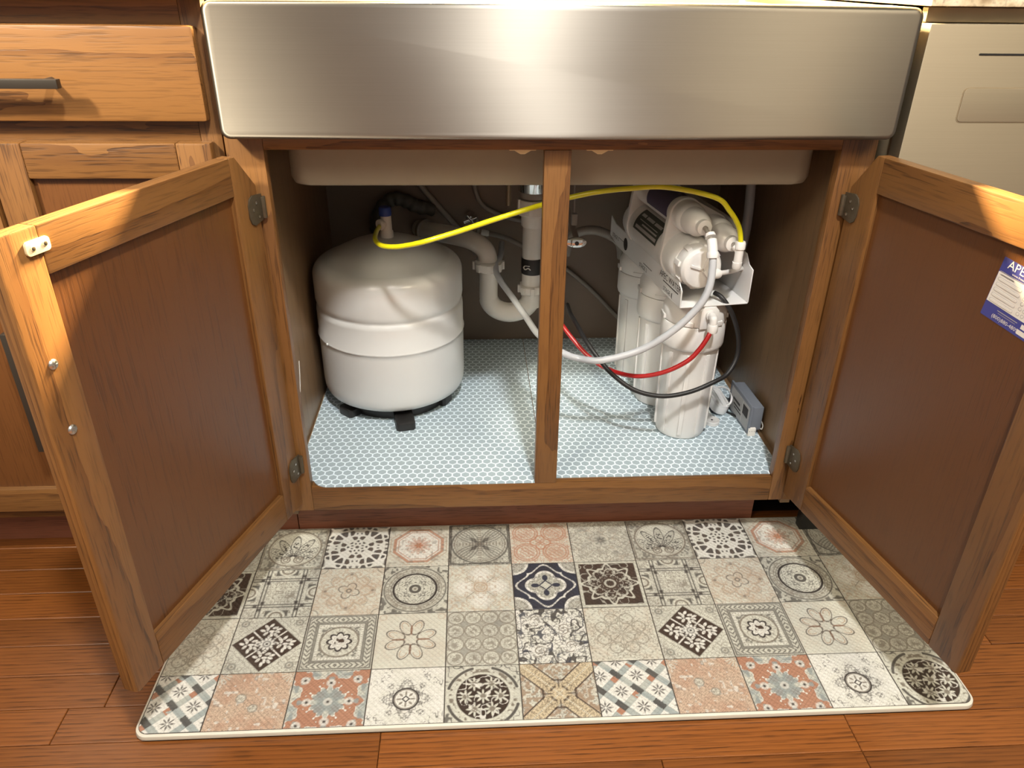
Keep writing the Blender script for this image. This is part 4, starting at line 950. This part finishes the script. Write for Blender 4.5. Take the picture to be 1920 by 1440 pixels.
def tile_mesh(key, x0, x1, y0, y1, cxy):
    """grid covering the part (x0..x1, y0..y1) of one tile in tile units 0..1"""
    kk = (key, round(x0, 4), round(x1, 4), round(y0, 4), round(y1, 4))
    if kk in cache: return cache[kk]
    if key not in D:
        im = DES[key][0](); lum = im.mean(-1); fo, fi, fa, fc_ = FIL.get(key, (16, .09, .30, GR)); im = ink(im, orn(300+ord(key), fo, fi)*np.clip((lum-.28)*5, 0, 1), fc_, fa); h = np.maximum(ln(((U+V)*5.7 % 1)-.5, .05), ln(((U-V)*5.7 % 1)-.5, .05)); D[key] = np.clip(im*(1-.16*h[..., None])*.90, 0, 1)  # crosshatch lines darkened in the colour as shading of the embossed weave
    im = D[key]; a0, a1, b0, b1 = [int(round(q*N)) for q in (x0, x1, y0, y1)]
    im = im[b0:b1+1, a0:a1+1]; ny, nx = im.shape[:2]
    gx = (np.arange(a0, a1+1)/N-.5)*(TS-.0016); gy = (np.arange(b0, b1+1)/N-.5)*(TS-.0016)
    GX, GY = np.meshgrid(gx, gy); co = np.stack([GX, GY, np.zeros_like(GX)], -1).reshape(-1, 3)
    ii = np.arange(nx*ny).reshape(ny, nx); q = np.stack([ii[:-1, :-1], ii[:-1, 1:], ii[1:, 1:], ii[1:, :-1]], -1).reshape(-1, 4)
    corner = (x0 > 0 or x1 < 1) and y0 > 0
    if corner:                                   # follow the rounded corner of the mat
        fc = co[q].mean(1); wx, wy = fc[:, 0]+cxy[0], fc[:, 1]+cxy[1]; r_ = .0165
        dx = np.maximum(np.maximum((MX0+EI+r_)-wx, wx-(MX1-EI-r_)), 0); dy = np.maximum((MY0+EI+r_)-wy, 0)
        q = q[np.hypot(dx, dy) < r_]
    # skirt so that the tile has thickness
    me = bpy.data.meshes.new('printed_tile'); ring = np.concatenate([ii[0, :], ii[1:, -1], ii[-1, -2::-1], ii[-2:0:-1, 0]]); nr = len(ring)
    sk = co[ring].copy(); sk[:, 2] = -.0009; base_ = len(co); rr = np.arange(nr); q2 = np.stack([ring, base_+rr, base_+(rr+1) % nr, ring[(rr+1) % nr]], -1)
    co = np.concatenate([co, sk]); q = q if corner else np.concatenate([q, q2]); col = np.concatenate([im.reshape(-1, 3), im.reshape(-1, 3)[ring]*.6])
    me.vertices.add(len(co)); me.vertices.foreach_set('co', co.ravel()); me.loops.add(q.size); me.loops.foreach_set('vertex_index', q.ravel().astype(np.int32))
    me.polygons.add(len(q)); me.polygons.foreach_set('loop_start', (np.arange(len(q))*4).astype(np.int32)); me.polygons.foreach_set('loop_total', np.full(len(q), 4, np.int32))
    me.update(calc_edges=True); at_ = me.color_attributes.new('print', 'FLOAT_COLOR', 'POINT'); at_.data.foreach_set('color', np.concatenate([col, np.ones((len(col), 1))], 1).ravel()); me.materials.append(VINYL)
    cache[kk] = me; return me
for r in range(4):
    for c in range(-4, 7):
        key = seq[r][(c+3) % 6]
        x0 = TX0+c*TS; y1 = TY0-r*TS; lo, hi, bo, to = 0., 1., 0., 1.
        if x0 < MX0+EI: lo = (MX0+EI-x0)/TS
        if x0+TS > MX1-EI: hi = (MX1-EI-x0)/TS
        if y1-TS < MY0+EI: bo = (MY0+EI-(y1-TS))/TS
        lo, hi, bo = [round(q*N)/N for q in (lo, hi, bo)]
        o = link('printed_tile', tile_mesh(key, lo, hi, bo, to, (x0+TS/2, y1-TS/2)), mt, Matrix.Translation((x0+TS/2, y1-TS/2, MZ)))
        o['label'] = 'mat square printed with '+DES[key][1]
